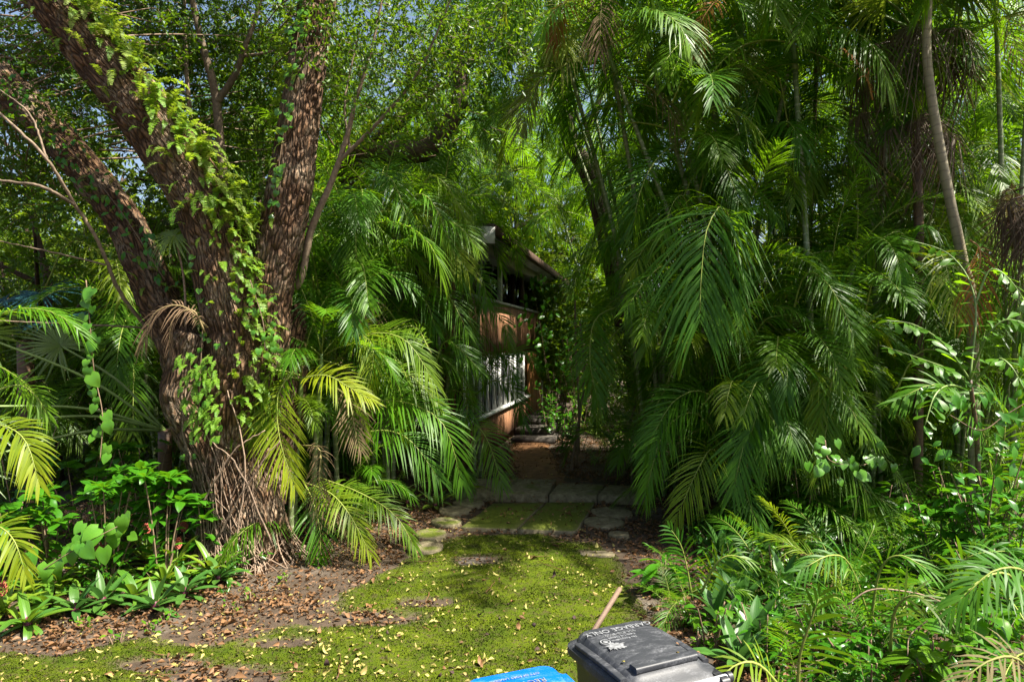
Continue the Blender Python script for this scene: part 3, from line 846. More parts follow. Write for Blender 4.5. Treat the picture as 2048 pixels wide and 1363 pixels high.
for a in np.linspace(0, 2 * np.pi, 9, endpoint=False):
    a += U(-.2, .2); d = A3(math.cos(a), math.sin(a), 0); R = U(.5, .62)
    C = resample([base + d * .18 + A3(0, 0, .75), base + d * .40 + A3(0, 0, .25), base + d * R + A3(0, 0, -.06)], 12)
    V, Q, T = tube(C, np.linspace(.16, .05, 12), 10); mb.add(V, Q, T)
V, Q, T = tube(resample([P(352, 800, 7.28), P(330, 792, 7.2)], 4), [.11, .11, .10, .07], 12); mb.add(V, Q, T)   # knot at the stub's foot
tmp = bpy.data.objects.new("tmp", mb.mesh("tmp")); COL.objects.link(tmp)
md = tmp.modifiers.new("r", 'REMESH'); md.mode = 'VOXEL'; md.voxel_size = 0.024
dg = bpy.context.evaluated_depsgraph_get()
me = bpy.data.meshes.new_from_object(tmp.evaluated_get(dg))
bpy.data.objects.remove(tmp)
nv = len(me.vertices); co = np.zeros(nv * 3, np.float32); me.vertices.foreach_get("co", co); co = co.reshape(-1, 3).astype(float)
no = np.zeros(nv * 3, np.float32); me.vertices.foreach_get("normal", no); no = no.reshape(-1, 3).astype(float)
ax, ar, aT, aS, aN, al_ = [], [], [], [], [], []
for k, C in LC.items():
    T, S, N = frames(C[:, :3], (.5, .8, .33)); L_ = np.concatenate([[0], np.cumsum(np.linalg.norm(np.diff(C[:, :3], axis=0), axis=1))])
    ax.append(C[:, :3]); ar.append(C[:, 3]); aT.append(T); aS.append(S); aN.append(N); al_.append(L_ + len(ax) * 3.3)
ax, ar, aT, aS, aN, al_ = map(np.concatenate, (ax, ar, aT, aS, aN, al_))
idx = np.zeros(nv, int)
for s in range(0, nv, 20000):
    d = np.linalg.norm(co[s:s + 20000, None] - ax[None], axis=2) - ar[None] * .9
    idx[s:s + 20000] = d.argmin(1)
off = co - ax[idx]
bs_, bn_ = (off * aS[idx]).sum(1), (off * aN[idx]).sum(1)
bl_ = al_[idx] + (off * aT[idx]).sum(1)
ang = np.arctan2(bn_, bs_) * ar[idx]
rid = 1 - np.abs(2 * vnoise(ang * 22 + 2 * vnoise(ang * 5, bl_ * 6), bl_ * 5 + 3) - 1)
disp = .034 * (rid - .62) + .05 * (fbm(ang * 4 + 7, bl_ * 3) - .47) + .012 * (vnoise(ang * 40, bl_ * 22) - .5)
co2 = co + no * disp[:, None]
o0 = A3(base[0], base[1], 0)
me.vertices.foreach_set("co", (co2 - o0).astype(np.float32).ravel())
at = me.attributes.new("bark", 'FLOAT_VECTOR', 'POINT'); at.data.foreach_set("vector", np.stack([bs_, bn_, bl_], -1).astype(np.float32).ravel())
me.polygons.foreach_set("use_smooth", np.ones(len(me.polygons), bool)); me.update()
oak = thing("oak_tree", o0, "massive old oak with three thick leaning limbs and fern covered bark", "tree")
obj("trunk", me, M['bark'], oak, Vector(o0))

def limb_pt(k, t, ang_, out=1.0):
    """point on a limb's skin: t along, direction ang_ given as a world vector"""
    C = LC[k]; i = int(np.clip(t * (len(C) - 1), 0, len(C) - 1))
    T = nrm(C[min(i + 1, len(C) - 1), :3] - C[max(i - 1, 0), :3])
    d = np.asarray(ang_, float); d = nrm(d - T * (d @ T))
    return C[i, :3] + d * C[i, 3] * out, d, T

# dry roots wrapped over the foot of the trunk
tc_ = LC['trunk']
for j in range(84):
    a = U(math.pi * .95, math.pi * 2.15); da = U(-1.5, 1.5) * (1 if U(0, 1) < .75 else .2); z1 = U(.2, 1.6)
    pts = []
    for t in np.linspace(0, 1, 9):
        z = z1 * t
        i = int(np.argmin(np.abs(tc_[:, 2] - z))); c, R = tc_[i, :3], tc_[i, 3]
        fl = 1 + .42 * math.exp(-z * 4.5)
        aa = a + da * t + .06 * math.sin(t * 9 + j)
        pts.append((c[0] + math.cos(aa) * R * fl * 1.03, c[1] + math.sin(aa) * R * fl * 1.03, z - .02))
    w_ = U(.003, .0075)
    stem_tube("root", pts, w_ * 1.2, w_ * .7, 'root', oak, 5, 18, wob=.004)
# long thin roots running up the trunk
for (pa, pb, pc) in (((545, 1090), (480, 940), (420, 880)), ((430, 1080), (520, 930), (560, 880)), ((400, 1010), (470, 900), (530, 860)), ((470, 1100), (490, 920), (455, 780)), ((385, 940), (365, 830), (400, 740))):
    stem_tube("root", [P(*pa, 7.08), P(*pb, 7.05), P(*pc, 7.1)], .011, .006, 'root', oak, 5, 16, wob=.006)

# ------------------------------------------------------------------ small leafy crowns
def clusters(boxes, n, per, sig, seed):
    """cluster centres spread over (px0,px1,py0,py1,Y0,Y1) windows of the place"""
    r = np.random.default_rng(seed); out = []
    wts = np.array([b[6] if len(b) > 6 else 1 for b in boxes], float); wts /= wts.sum()
    for k in r.choice(len(boxes), n, p=wts):
        b = boxes[k]
        c = P(r.uniform(b[0], b[1]), r.uniform(b[2], b[3]), r.uniform(b[4], b[5]))
        out.append(c + r.normal(0, sig, (per, 3)) * A3(1, 1, .6))
    return np.concatenate(out)
def crown(parent, cs, seed, mat='oak', per=0, anchors=None, **kw):
    o_ = parent.location
    m = sprigs(cs, seed, **kw)
    if per:          # fine branches that carry the leaf clusters
        for c in cs.reshape(-1, per, 3).mean(1):
            a = anchors[np.linalg.norm(anchors - c, axis=1).argmin()]; L = np.linalg.norm(a - c); e = c + (a - c) * min(1, 1.6 / L)
            C = resample([e, (e + c) / 2 + rng.normal(0, .12, 3), c, c + (c - e) * .25 + rng.normal(0, .1, 3)], 10)
            V, Q, T = tube(C, np.linspace(.014, .004, 10), 4)
            m.add(V, Q, T, np.tile([[.5, 0, 1.]], (len(V), 1)))
    return obj("crown", m.mesh("crown", origin=o_, smooth=False), M[mat], parent, Vector(o_))

crown(oak, clusters([(-150, 330, -420, 170, 8.3, 11, 3), (200, 640, -420, 120, 8.4, 11, 3), (-80, 180, 80, 420, 8.8, 10.5, 1.5), (330, 700, 60, 330, 9, 11, 1.4), (-100, 760, -800, -350, 6, 10, 3), (0, 700, -60, 260, 10, 13, 4)], 400, 15, .3, 1), 5, nleaf=13, size=.08, length=.4, twig=.005, per=15, anchors=np.concatenate([LC[k][:, :3] for k in ('left', 'middle', 'right')]))

def slender(name, label, base_pt, stems, cr, seed, mat='smooth_bark', per=14, n=40, sig=.28, **kw):
    """thin tree: each stem is a chain of (px,py,Y) with start and end radius"""
    b = A3(base_pt[0], base_pt[1], 0)
    t = thing(name, b, label, "tree")
    for k, (pts, r0, r1) in enumerate(stems):
        stem_tube("trunk" if k == 0 else "branch", [p if len(p) == 3 and isinstance(p, np.ndarray) else P(*p) for p in pts], r0, r1, mat, t, 8, 10 * len(pts), wob=.0025)
    if cr: crown(t, clusters(cr, n, per, sig, seed), seed, **kw)
    return t
g0 = lambda px, Y: A3((px - 1024) / F * Y, Y, -.05)
slender("slender_tree", "pale slender tree forking twice above the ferny oak limb", g0(470, 9.6), [
    ([g0(470, 9.6), (462, 520, 9.5), (448, 380, 9.4), (432, 200, 9.3), (408, 100, 9.2), (385, 0, 9.1), (360, -200, 9)], .085, .03),
    ([(434, 205, 9.3), (470, 150, 9.2), (490, 95, 9.1), (520, 0, 9.0), (535, -160, 9)], .05, .02),
    ([(484, 112, 9.15), (520, 108, 9.0), (575, 95, 8.9)], .025, .012),
    ([(440, 300, 9.4), (385, 235, 9.5), (372, 120, 9.5), (368, -40, 9.4)], .04, .02)],
    [(280, 700, -300, 120, 8.8, 10.5)], 21, n=48)
slender("slender_tree", "thin brown tree leaning right from behind the oak fork towards the roof", g0(560, 8.05), [
    ([g0(556, 8.3), (556, 640, 8.05), (600, 560, 7.9), (622, 460, 7.8), (660, 370, 7.7), (692, 280, 7.6), (712, 200, 7.5), (740, 110, 7.4), (768, -20, 7.3)], .06, .012),
    ([(676, 325, 7.65), (740, 262, 7.5), (800, 195, 7.35), (850, 120, 7.2), (905, -10, 7.0)], .026, .007),
    ([(622, 460, 7.8), (600, 430, 7.9), (604, 380, 8.0)], .015, .008),
    ([(700, 300, 7.6), (690, 200, 7.8), (720, 60, 7.9)], .016, .006)],
    [(620, 1010, -40, 130, 6.9, 8.8, 3), (640, 900, 100, 240, 7.2, 9, 1.6), (600, 1000, -320, -40, 6.4, 8.6, 1.0)], 22, n=72, per=15, size=.062)
slender("slender_tree", "thin bare stemmed tree slanting across the left edge before the oak", g0(420, 8.5), [
    ([g0(420, 8.5), (385, 780, 8.3), (298, 662, 8.0), (238, 580, 7.7), (195, 480, 7.4), (150, 410, 7.2), (95, 320, 6.9), (20, 245, 6.8), (-120, 120, 6.7)], .027, .012),
    ([(150, 410, 7.2), (80, 372, 6.9), (-20, 355, 6.8), (-120, 300, 6.7)], .019, .008),
    ([(95, 320, 6.9), (60, 230, 6.9), (0, 180, 6.8)], .012, .006),
    ([(292, 655, 7.95), (150, 648, 7.5), (-20, 640, 7.1)], .012, .007),
    ([(212, 530, 7.55), (110, 505, 7.3), (-10, 480, 7.1)], .011, .006)],
    [(-60, 130, 190, 420, 7, 8.2, 2), (-60, 200, 40, 260, 7.4, 8.2, 1.5)], 23, n=14, per=9, size=.075)
mossy = slender("mossy_tree", "dark tree behind whose ferny limb curves up above the house roof", g0(700, 12.4), [
    ([g0(700, 12.4), (690, 470, 12.2), (700, 330, 12), (780, 306, 11.6), (850, 300, 11.3), (892, 256, 11.1), (921, 196, 11), (912, 120, 11), (880, 20, 11)], .26, .10),
    ([(720, 322, 12), (800, 240, 11.8), (860, 190, 11.9), (960, 110, 12)], .16, .06)],
    [(700, 1000, 60, 240, 11, 13, 1), (700, 1100, -260, 40, 11, 13.5, 2)], 24, mat='dark_bark', n=46, per=15, size=.085)
slender("bare_tree", "dark knobbly trunk rising among palms right of the curved limb", g0(1290, 19), [
    ([g0(1290, 19), (1200, 420, 17), (1145, 290, 16), (1130, 230, 16), (1122, 140, 16), (1090, 30, 16)], .26, .12),
    ([(1145, 300, 16), (1180, 250, 15.8), (1230, 100, 15.6)], .12, .05)],
    [(980, 1300, -150, 120, 15, 18)], 25, mat='dark_bark', n=22, per=15, size=.1)

# ------------------------------------------------------------------ trees of the background
def bg_tree(px, Y, H, R, label, seed, yellow=0., n=260, size=.13, zlow=.25, mat='back', tr='dark_bark', nleaf=14):
    r = np.random.default_rng(seed); b = g0(px, Y); b[2] = 0
    t = thing("broadleaf_tree", b, label, "tree", "broadleaf trees filling the background")
    top = b + A3(r.normal(0, .4), r.normal(0, .4), H * .8)
    stem_tube("trunk", [b - A3(0, 0, .1), b + (top - b) * .35 + A3(r.normal(0, .15), 0, 0), b + (top - b) * .7 + A3(r.normal(0, .2), 0, 0), top], .028 * H, .006 * H, tr, t, 8, 20, wob=.01)
    for k in range(6):
        p = b + (top - b) * r.uniform(.35, .85); a = r.uniform(0, 2 * np.pi)
        stem_tube("branch", [p, p + A3(math.cos(a) * R * .45, math.sin(a) * R * .45, R * .25), p + A3(math.cos(a) * R * .85, math.sin(a) * R * .85, R * r.uniform(.2, .7))], .009 * H, .003 * H, tr, t, 6, 10)
    zc = H * (1 + zlow) / 2; hz = H * (1 - zlow) / 2
    u = nrm(r.normal(0, 1, (n // 7 + 1, 3))) * r.uniform(.45, 1.0, (n // 7 + 1, 1)) ** .6
    cc = b + A3(0, 0, zc) + u * A3(R, R, hz)
    cs = np.repeat(cc, 7, 0)[:n] + r.normal(0, R * .13, (n, 3))
    o = crown(t, cs, seed, mat, nleaf=nleaf, size=size, length=.55, twig=.006)
    o.color = (yellow, 0, 0, 1)
    return t
BT = [(40, 15, 5.2, 2.6, "light leaved tree behind the oak at the left edge of the view", .12),
      (210, 13, 3.8, 2.0, "low dense tree just behind the leftmost oak limb", .0),
      (330, 19, 6.2, 3.0, "bright yellow green tree far behind the oak fork", .25),
      (560, 22, 6.6, 3.2, "tall green tree far behind the oak's upright limb", .08),
      (-120, 18, 7.5, 3.4, "large tree cut by the left edge far behind the oak", .05),
      (760, 25, 8.0, 3.6, "far tree showing above the house roof", .15),
      (960, 30, 9.5, 4.2, "far sunlit tree above the roof corner of the house", .3),
      (1130, 27, 7.6, 3.6, "far leafy tree beyond the end of the brown path", .15),
      (1290, 24, 6.2, 3.2, "yellow green tree far behind the gap between the palms", .28),
      (1480, 28, 8.4, 3.8, "far tree with autumn tint behind the tall slim canes", .42),
      (1650, 22, 6.4, 3.2, "sunny tree behind the slender upright cane", .35),
      (1800, 18, 6.6, 3.0, "bright tree behind the hanging dead fan leaves", .3),
      (1980, 16, 6.0, 3.0, "yellow green tree at the right edge behind the leaning palm", .35),
      (2150, 13, 5.0, 2.6, "dense tree cut by the right edge of the view", .1),
      (110, 11.5, 5.6, 2.2, "dense green tree between the two left oak limbs", .0),
      (420, 14, 6.8, 2.6, "tall leafy tree filling the gap behind the oak's middle limb", .1),
      (270, 16, 8.2, 3.0, "high crowned tree behind the top of the ferny limb", .2),
      (620, 17, 8.6, 3.0, "high crowned tree right behind the upright oak limb", .1),
      (30, 21, 9.5, 3.6, "tallest far tree at the upper left", .15),
      (850, 21, 9.6, 3.6, "high crowned tree behind the roof's left half", .2),
      (1100, 23.5, 5.5, 2.2, "dark bushy tree closing the view behind the timber steps", .0),
      (1175, 20.5, 4.2, 1.8, "dark low tree standing right behind the steps", .0),
      (480, 12.5, 7.4, 1.8, "narrow dark tree seen between middle and upright oak limbs", .0),
      (1015, 23, 9.4, 2.6, "tall dark tree behind the roof corner", .05),
      (1090, 26, 9.8, 2.8, "tall tree rising beyond the end of the path", .1),
      (1060, 22, 4.0, 1.8, "dark low tree beside the far corner of the house", .0)]
for k, (px, Y, H, R, lab, ye) in enumerate(BT):
    bg_tree(px, Y, H, R, lab, 300 + k, ye, n=480 if Y < 20 else 420, size=.11 if Y < 16 else .19)

# ------------------------------------------------------------------ areca palms
def areca(px, Y, label, canes=(), low=10, lowlen=.75, heroes=(), group="feather palms crowding the garden", name="areca_palm", cane_mat='cane', key='areca', cr=.034, dead=1, yel=.12, face=None, mid=0):
    suckers = mid
    """clump: canes = (crown px, crown py, crown distance, fronds, frond scale[, radius]); low = leaves rising from the foot"""
    b = g0(px, Y); b[2] = 0
    t = thing(name, b, label, "palm", group)
    for c in canes:
        cx, cy, cY, nf, sc = c[:5]; r0 = c[5] if len(c) > 5 else cr
        top = P(cx, cy, cY); f = b + A3(U(-.2, .2), U(-.2, .2), -.05)
        h = top[2]
        mid = f * .5 + top * .5; mid[:2] += (f[:2] - top[:2]) * .16
        stem_tube("cane", [f, mid, top], r0 * 1.15, r0 * .85, cane_mat, t, 8, 22)
        shaft = top + nrm(top - mid) * .45 * sc
        stem_tube("crownshaft", [top, top * .5 + shaft * .5, shaft], r0 * 1.25, r0 * .6, 'shaft', t, 8, 6)
        a0 = U(0, 6.28)
        nf = nf + 2
        for k in range(nf):
            el = 84 - 92 * (k / max(1, nf - 1)) ** .85 + U(-6, 6)
            y_ = U(.2, .7) if U(0, 1) < yel and el < 40 else 0
            put_frond(key, shaft - A3(0, 0, .12 * sc * k / nf), a0 + k * 2.4 + U(-.25, .25), el, sc * U(.85, 1.12), t, y_, 0, U(0, .5) if el < 20 else 0)
        for k in range(dead):
            if U(0, 1) < .35: put_frond('dead', top, U(0, 6.28), -20, sc * U(.6, .8), t, 0, 1)
    for j in range(suckers):
        a = U(0, 6.28); top = b + A3(math.cos(a) * U(.3, .8), math.sin(a) * U(.3, .8), U(.7, 3.0)); f = b + A3(math.cos(a) * .15, math.sin(a) * .15, -.05)
        stem_tube("cane", [f, f * .5 + top * .5 - A3(0, 0, .0), top], .026, .02, cane_mat, t, 7, 12)
        a0 = U(0, 6.28)
        for k in range(8):
            put_frond(key, top, a0 + k * 2.4, 82 - 84 * k / 7 + U(-6, 6), U(.7, 1.0), t, U(.2, .6) if U(0, 1) < yel else 0, 0, U(0, .4))
    for k in range(low):
        a = U(0, 6.28) if face is None else face + U(-1.5, 1.5)
        put_frond(key, b + A3(math.cos(a) * .15, math.sin(a) * .15, U(.0, .25)), a, U(38, 86), lowlen * U(.7, 1.25), t, U(.2, .6) if U(0, 1) < yel else 0, 0, U(0, .4))
    for k, h in enumerate(heroes):
        h = dict(h); pts = h.pop('p'); hero_frond(pts, t, seed=int(px + Y * 10 + k * 7), **h)
    return t
M['shaft'] = plain('crownshaft', (0.13, 0.19, 0.05), 0.45, 0.4, 0.25, 6, 0.05)

# --- left of the path, around and before the house
areca(600, 8.0, "feather palm clump hugging the right side of the oak's foot", canes=[(600, 800, 8.0, 5, .62), (640, 760, 8.1, 6, .7), (585, 850, 8.0, 4, .55)], low=5, lowlen=.6, yel=.3, heroes=[
    dict(p=[(592, 735, 7.5), (556, 790, 7.3), (560, 880, 7.2), (590, 975, 7.15)], L=.40, yellow=.75, tip=.5, nl=38),
    dict(p=[(600, 750, 7.6), (545, 742, 7.4), (512, 800, 7.3), (508, 880, 7.3)], L=.34, yellow=.35, nl=34),
    dict(p=[(590, 760, 7.6), (650, 750, 7.4), (700, 775, 7.3), (745, 800, 7.2)], L=.36, yellow=.9, tip=.6, nl=34),
    dict(p=[(672, 775, 7.4), (700, 800, 7.3), (708, 850, 7.25), (722, 900, 7.2)], L=.30, dead=.85, nl=36, w=.018),
    dict(p=[(605, 960, 7.7), (625, 1000, 7.5), (640, 1060, 7.35), (640, 1115, 7.3)], L=.34, nl=34),
    dict(p=[(610, 965, 7.8), (660, 985, 7.5), (700, 1030, 7.3), (742, 1110, 7.2)], L=.32, yellow=.45, tip=.6, nl=34),
    dict(p=[(640, 955, 7.9), (720, 985, 7.6), (790, 1030, 7.4), (832, 1098, 7.3)], L=.30, yellow=.25, nl=36),
    dict(p=[(600, 890, 7.7), (640, 900, 7.5), (640, 980, 7.4), (690, 1060, 7.35)], L=.22, dead=.9, nl=24, w=.014, droop=.8)])
areca(665, 9.2, "upright feather palm with an arching crown between oak and house", canes=[(660, 700, 9.0, 6, .85), (690, 520, 9.2, 8, .95), (640, 660, 9.0, 5, .8)], low=7, lowlen=.8, heroes=[
    dict(p=[(640, 740, 8.6), (690, 668, 8.3), (745, 690, 8.0), (735, 790, 7.8)], L=.46, yellow=.55, tip=.2),
    dict(p=[(650, 745, 8.6), (730, 672, 8.3), (810, 680, 8.1), (872, 770, 8.0)], L=.44, yellow=.2, tip=.3),
    dict(p=[(640, 700, 8.7), (700, 600, 8.6), (760, 545, 8.5), (825, 575, 8.4)], L=.5),
    dict(p=[(605, 715, 8.2), (580, 620, 8.1), (562, 560, 8.0), (556, 520, 7.9)], L=.42),
    dict(p=[(630, 730, 8.6), (668, 620, 8.5), (690, 540, 8.4), (695, 500, 8.4)], L=.5),
    dict(p=[(690, 880, 8.2), (760, 860, 8.0), (820, 880, 7.9), (880, 960, 7.8)], L=.5),
    dict(p=[(670, 850, 8.4), (770, 800, 8.2), (880, 840, 8.0), (925, 965, 7.9)], L=.5),
    dict(p=[(700, 800, 8.5), (760, 745, 8.3), (820, 750, 8.2), (880, 810, 8.1)], L=.4, yellow=.3)])
areca(765, 10.2, "tall feather palm before the house with a drooping olive crown", canes=[(760, 470, 10.2, 8, 1.0), (800, 560, 10.3, 7, .85), (740, 610, 10.0, 6, .85), (790, 730, 10, 5, .7)], low=10, lowlen=.85, heroes=[
    dict(p=[(740, 470, 9.6), (800, 432, 9.4), (870, 440, 9.3), (935, 540, 9.2)], L=.6, yellow=.55, tip=.2),
    dict(p=[(750, 500, 9.7), (800, 470, 9.5), (815, 510, 9.4), (810, 570, 9.3)], L=.45, yellow=.15),
    dict(p=[(790, 640, 9.6), (815, 590, 9.5), (850, 600, 9.3), (872, 660, 9.3)], L=.45)])
areca(880, 11.2, "feather palm with slim twin canes standing close to the house wall", canes=[(885, 455, 11.3, 6, .9, .03), (868, 470, 11.2, 6, .9, .03), (905, 700, 11, 3, .5), (860, 760, 10.8, 4, .6)], low=4, lowlen=.6, heroes=[
    dict(p=[(880, 690, 10.6), (915, 672, 10.4), (932, 700, 10.2), (915, 750, 10.1)], L=.42, nl=40),
    dict(p=[(860, 800, 10.4), (910, 780, 10.2), (935, 810, 10.0), (925, 865, 9.9)], L=.4),
    dict(p=[(890, 830, 10.2), (940, 840, 10.0), (975, 880, 9.8), (1005, 970, 9.6)], L=.46, yellow=.15),
    dict(p=[(900, 560, 11), (935, 538, 10.8), (965, 560, 10.6), (975, 610, 10.5)], L=.42),
    dict(p=[(905, 620, 11), (950, 610, 10.8), (1000, 630, 10.6), (1022, 690, 10.5)], L=.36, tip=.5)])
areca(960, 11.9, "low feather palm arching over the white framed windows", canes=[(965, 470, 12, 7, .85, .03), (940, 740, 11.8, 3, .5)], low=3, lowlen=.4, heroes=[
    dict(p=[(965, 770, 11.3), (1000, 718, 11.2), (1040, 700, 11.1), (1078, 735, 11)], L=.42),
    dict(p=[(950, 790, 11.3), (990, 760, 11.1), (1030, 785, 11), (1050, 850, 10.9)], L=.4),
    dict(p=[(955, 760, 11.3), (985, 715, 11.2), (1010, 712, 11.1), (1030, 760, 11)], L=.36)])
areca(545, 11.0, "feather palm glimpsed between the oak's right limbs", mid=5, canes=[(520, 330, 11, 8, 1.0), (490, 420, 11.2, 7, .9)], low=6, lowlen=.9)
areca(820, 14.0, "feather palm whose crown rises over the house roof left of the rail", canes=[(800, 360, 14, 9, 1.15), (870, 330, 14.5, 9, 1.15), (740, 330, 14.5, 8, 1.1)], low=0)
areca(960, 18.5, "tall feather palm behind the house roof ridge", canes=[(960, 330, 18.5, 10, 1.4), (1010, 380, 18, 9, 1.2), (900, 290, 19, 9, 1.4)], low=0)
areca(640, 15.0, "feather palm cluster filling the gap left of the house roof", mid=5, canes=[(610, 400, 15, 9, 1.2), (680, 370, 15.2, 9, 1.2), (560, 260, 15.5, 8, 1.3)], low=6, lowlen=1.1)

# --- right of the path
areca(1490, 9.2, "broad feather palm clump right of the slabs with one huge hanging leaf", mid=3, canes=[(1440, 640, 8.9, 3, .9, .042), (1462, 600, 9.0, 4, .95, .036), (1232, 150, 9.6, 8, 1.1), (1300, 120, 10, 8, 1.1), (1385, 330, 9.4, 7, 1.05), (1500, 560, 9.3, 6, 1.0)], low=13, lowlen=1.0, dead=2, heroes=[
    dict(p=[(1500, 640, 8.6), (1455, 425, 7.9), (1415, 455, 7.6), (1402, 560, 7.4), (1400, 640, 7.3)], L=1.0, w=.034, lift=4, droop=.6, a0=80, a1=30),
    dict(p=[(1560, 820, 8.6), (1590, 710, 8.2), (1545, 740, 7.9), (1490, 905, 7.7)], L=.62, nl=50, w=.036, lift=10),
    dict(p=[(1540, 900, 8.3), (1540, 830, 8.0), (1500, 850, 7.8), (1465, 985, 7.6)], L=.56, nl=46, w=.034, lift=10),
    dict(p=[(1470, 980, 8.4), (1430, 900, 8.1), (1400, 930, 7.9), (1350, 1040, 7.8)], L=.46, nl=40, yellow=.5),
    dict(p=[(1470, 900, 8.7), (1420, 790, 8.4), (1350, 800, 8.2), (1290, 900, 8.1)], L=.55),
    dict(p=[(1470, 950, 8.6), (1400, 830, 8.3), (1330, 860, 8.1), (1290, 990, 8.0)], L=.5),
    dict(p=[(1500, 900, 8.2), (1490, 960, 7.9), (1500, 1010, 7.7), (1520, 1060, 7.6)], L=.36)])
areca(1640, 8.8, "feather palm clump with yellowing lower leaf right of the huge hanging leaf", mid=5, canes=[(1590, 140, 9.2, 9, 1.05, .04), (1700, 560, 8.9, 6, .8), (1655, 640, 8.8, 5, .8)], low=8, lowlen=.8, heroes=[
    dict(p=[(1660, 860, 8.2), (1690, 720, 8.0), (1664, 760, 7.8), (1652, 860, 7.7), (1640, 940, 7.6)], L=.5, nl=40, tip=.5),
    dict(p=[(1650, 870, 8.1), (1620, 750, 7.9), (1640, 760, 7.8), (1625, 880, 7.7)], L=.34, yellow=.5),
    dict(p=[(1500, 690, 8.5), (1530, 640, 8.3), (1570, 630, 8.2), (1600, 620, 8.2)], L=.42),
    dict(p=[(1700, 760, 8.3), (1660, 640, 8.2), (1690, 570, 8.1), (1740, 560, 8.0)], L=.55),
    dict(p=[(1720, 800, 8.3), (1700, 680, 8.1), (1745, 650, 8.0), (1800, 690, 7.9)], L=.5)])
areca(1330, 10.8, "feather palm with a wide low crown beside the raised end slab", mid=3, canes=[(1330, 620, 10.4, 8, .95), (1340, 520, 10.8, 8, 1.0)], low=7, lowlen=.7, heroes=[
    dict(p=[(1240, 610, 10), (1190, 640, 9.7), (1180, 720, 9.5), (1195, 800, 9.4)], L=.55),
    dict(p=[(1260, 640, 10), (1220, 680, 9.8), (1200, 760, 9.6), (1192, 830, 9.5)], L=.4, yellow=.4)])
areca(1395, 12.5, "feather palm in the second row behind the broad clump", mid=5, canes=[(1440, 200, 12.5, 9, 1.2), (1400, 380, 12.3, 8, 1.1), (1350, 430, 12.6, 8, 1.1)], low=8, lowlen=1.0)
areca(1400, 13.5, "feather palm deep in shade well right of the dark steps", canes=[(1300, 420, 13.6, 9, 1.1), (1360, 330, 13.8, 9, 1.2), (1310, 620, 13.2, 7, .9), (1290, 740, 13, 5, .6)], low=6, lowlen=.7)
areca(1220, 20.5, "distant feather palm beyond the steps at the end of the path", canes=[(1170, 560, 20.5, 8, 1.1), (1130, 450, 21, 9, 1.3), (1220, 400, 20.5, 9, 1.4)], low=6, lowlen=1.0)
areca(1570, 12.0, "very tall feather palm with slim canes crowned near the top of the view", mid=5, canes=[(1500, 90, 12, 9, 1.25), (1590, 250, 12.2, 8, 1.15), (1640, 60, 12, 9, 1.2)], low=7, lowlen=1.0)
areca(1700, 12.6, "feather palm behind the hanging dead fan leaves", mid=5, canes=[(1700, 280, 12.6, 9, 1.2), (1760, 430, 12.4, 8, 1.1), (1640, 420, 12.8, 8, 1.1)], low=8, lowlen=1.1)
areca(1720, 10.5, "feather palm whose four bare canes lean right towards the leaning palm", mid=5, canes=[(1800, 470, 10.3, 6, .9), (1835, 450, 10.2, 6, .9), (1870, 470, 10.2, 6, .85), (1770, 500, 10.4, 5, .9)], low=8, lowlen=.9)
areca(1900, 9.4, "feather palm clump under the fishtail leaves at the right", mid=5, canes=[(1880, 620, 9.2, 7, .9), (1960, 560, 9.4, 7, .95), (1930, 700, 9.0, 6, .8)], low=9, lowlen=.85, heroes=[
    dict(p=[(1990, 990, 7.2), (1960, 850, 7.0), (1880, 770, 6.9), (1790, 800, 6.8)], L=.46, w=.034, nl=40, lift=6),
    dict(p=[(1985, 1000, 7.3), (2010, 850, 7.1), (1980, 790, 7.0), (1930, 790, 6.9)], L=.42, w=.034, nl=36)])
areca(2040, 10.8, "feather palm cut by the right edge with leaves reaching in at mid height", mid=5, canes=[(2040, 330, 10.8, 9, 1.15), (2000, 480, 10.6, 8, 1.0), (2090, 220, 11, 9, 1.2)], low=8, lowlen=1.0)
areca(1880, 13.5, "tall feather palm crowned behind the leaning palm's upper trunk", mid=5, canes=[(1900, 160, 13.5, 10, 1.3), (1960, 280, 13.5, 9, 1.2), (1830, 220, 13.2, 9, 1.2)], low=6, lowlen=1.1)
areca(1420, 17.5, "far feather palm with pale cane seen through the right hand palms", mid=5, canes=[(1420, 180, 17.5, 10, 1.5), (1340, 250, 17, 9, 1.4), (1530, 300, 17.8, 9, 1.4)], low=6, lowlen=1.2)
areca(1780, 17.5, "far feather palm lit from behind right of the dead fans", mid=5, canes=[(1740, 180, 17.5, 10, 1.5), (1850, 330, 17.2, 9, 1.4), (1690, 390, 17, 9, 1.3)], low=6, lowlen=1.2, yel=.3)
# crowns that hang into the top of the view
areca(1330, 10.4, "feather palm whose browning crown hangs into the top centre", canes=[(1200, -10, 9.6, 10, 1.15), (1105, 20, 10.4, 9, 1.15)], low=0, yel=.35, heroes=[
    dict(p=[(1210, 60, 9.2), (1130, 130, 9.0), (1075, 165, 8.9), (1040, 260, 8.8)], L=.6, dead=.35, yellow=.3),
    dict(p=[(1220, 40, 9.2), (1160, 10, 9.0), (1115, 20, 8.9), (1105, 110, 8.8)], L=.5, yellow=.7, dead=.2),
    dict(p=[(1250, 60, 9.4), (1330, 20, 9.2), (1370, 60, 9.1), (1385, 160, 9.0)], L=.6)])
areca(1460, 10.0, "tall feather palm whose crown fills the top right of centre", canes=[(1400, -20, 9.8, 10, 1.2), (1490, -40, 10, 10, 1.25), (1610, -30, 10, 9, 1.2)], low=0, yel=.2, heroes=[
    dict(p=[(1470, 60, 9.4), (1490, 110, 9.2), (1480, 160, 9.1), (1435, 190, 9.0)], L=.5, yellow=.5, dead=.2),
    dict(p=[(1440, 40, 9.4), (1400, 20, 9.2), (1385, 60, 9.1), (1370, 130, 9.0)], L=.5, yellow=.8)])
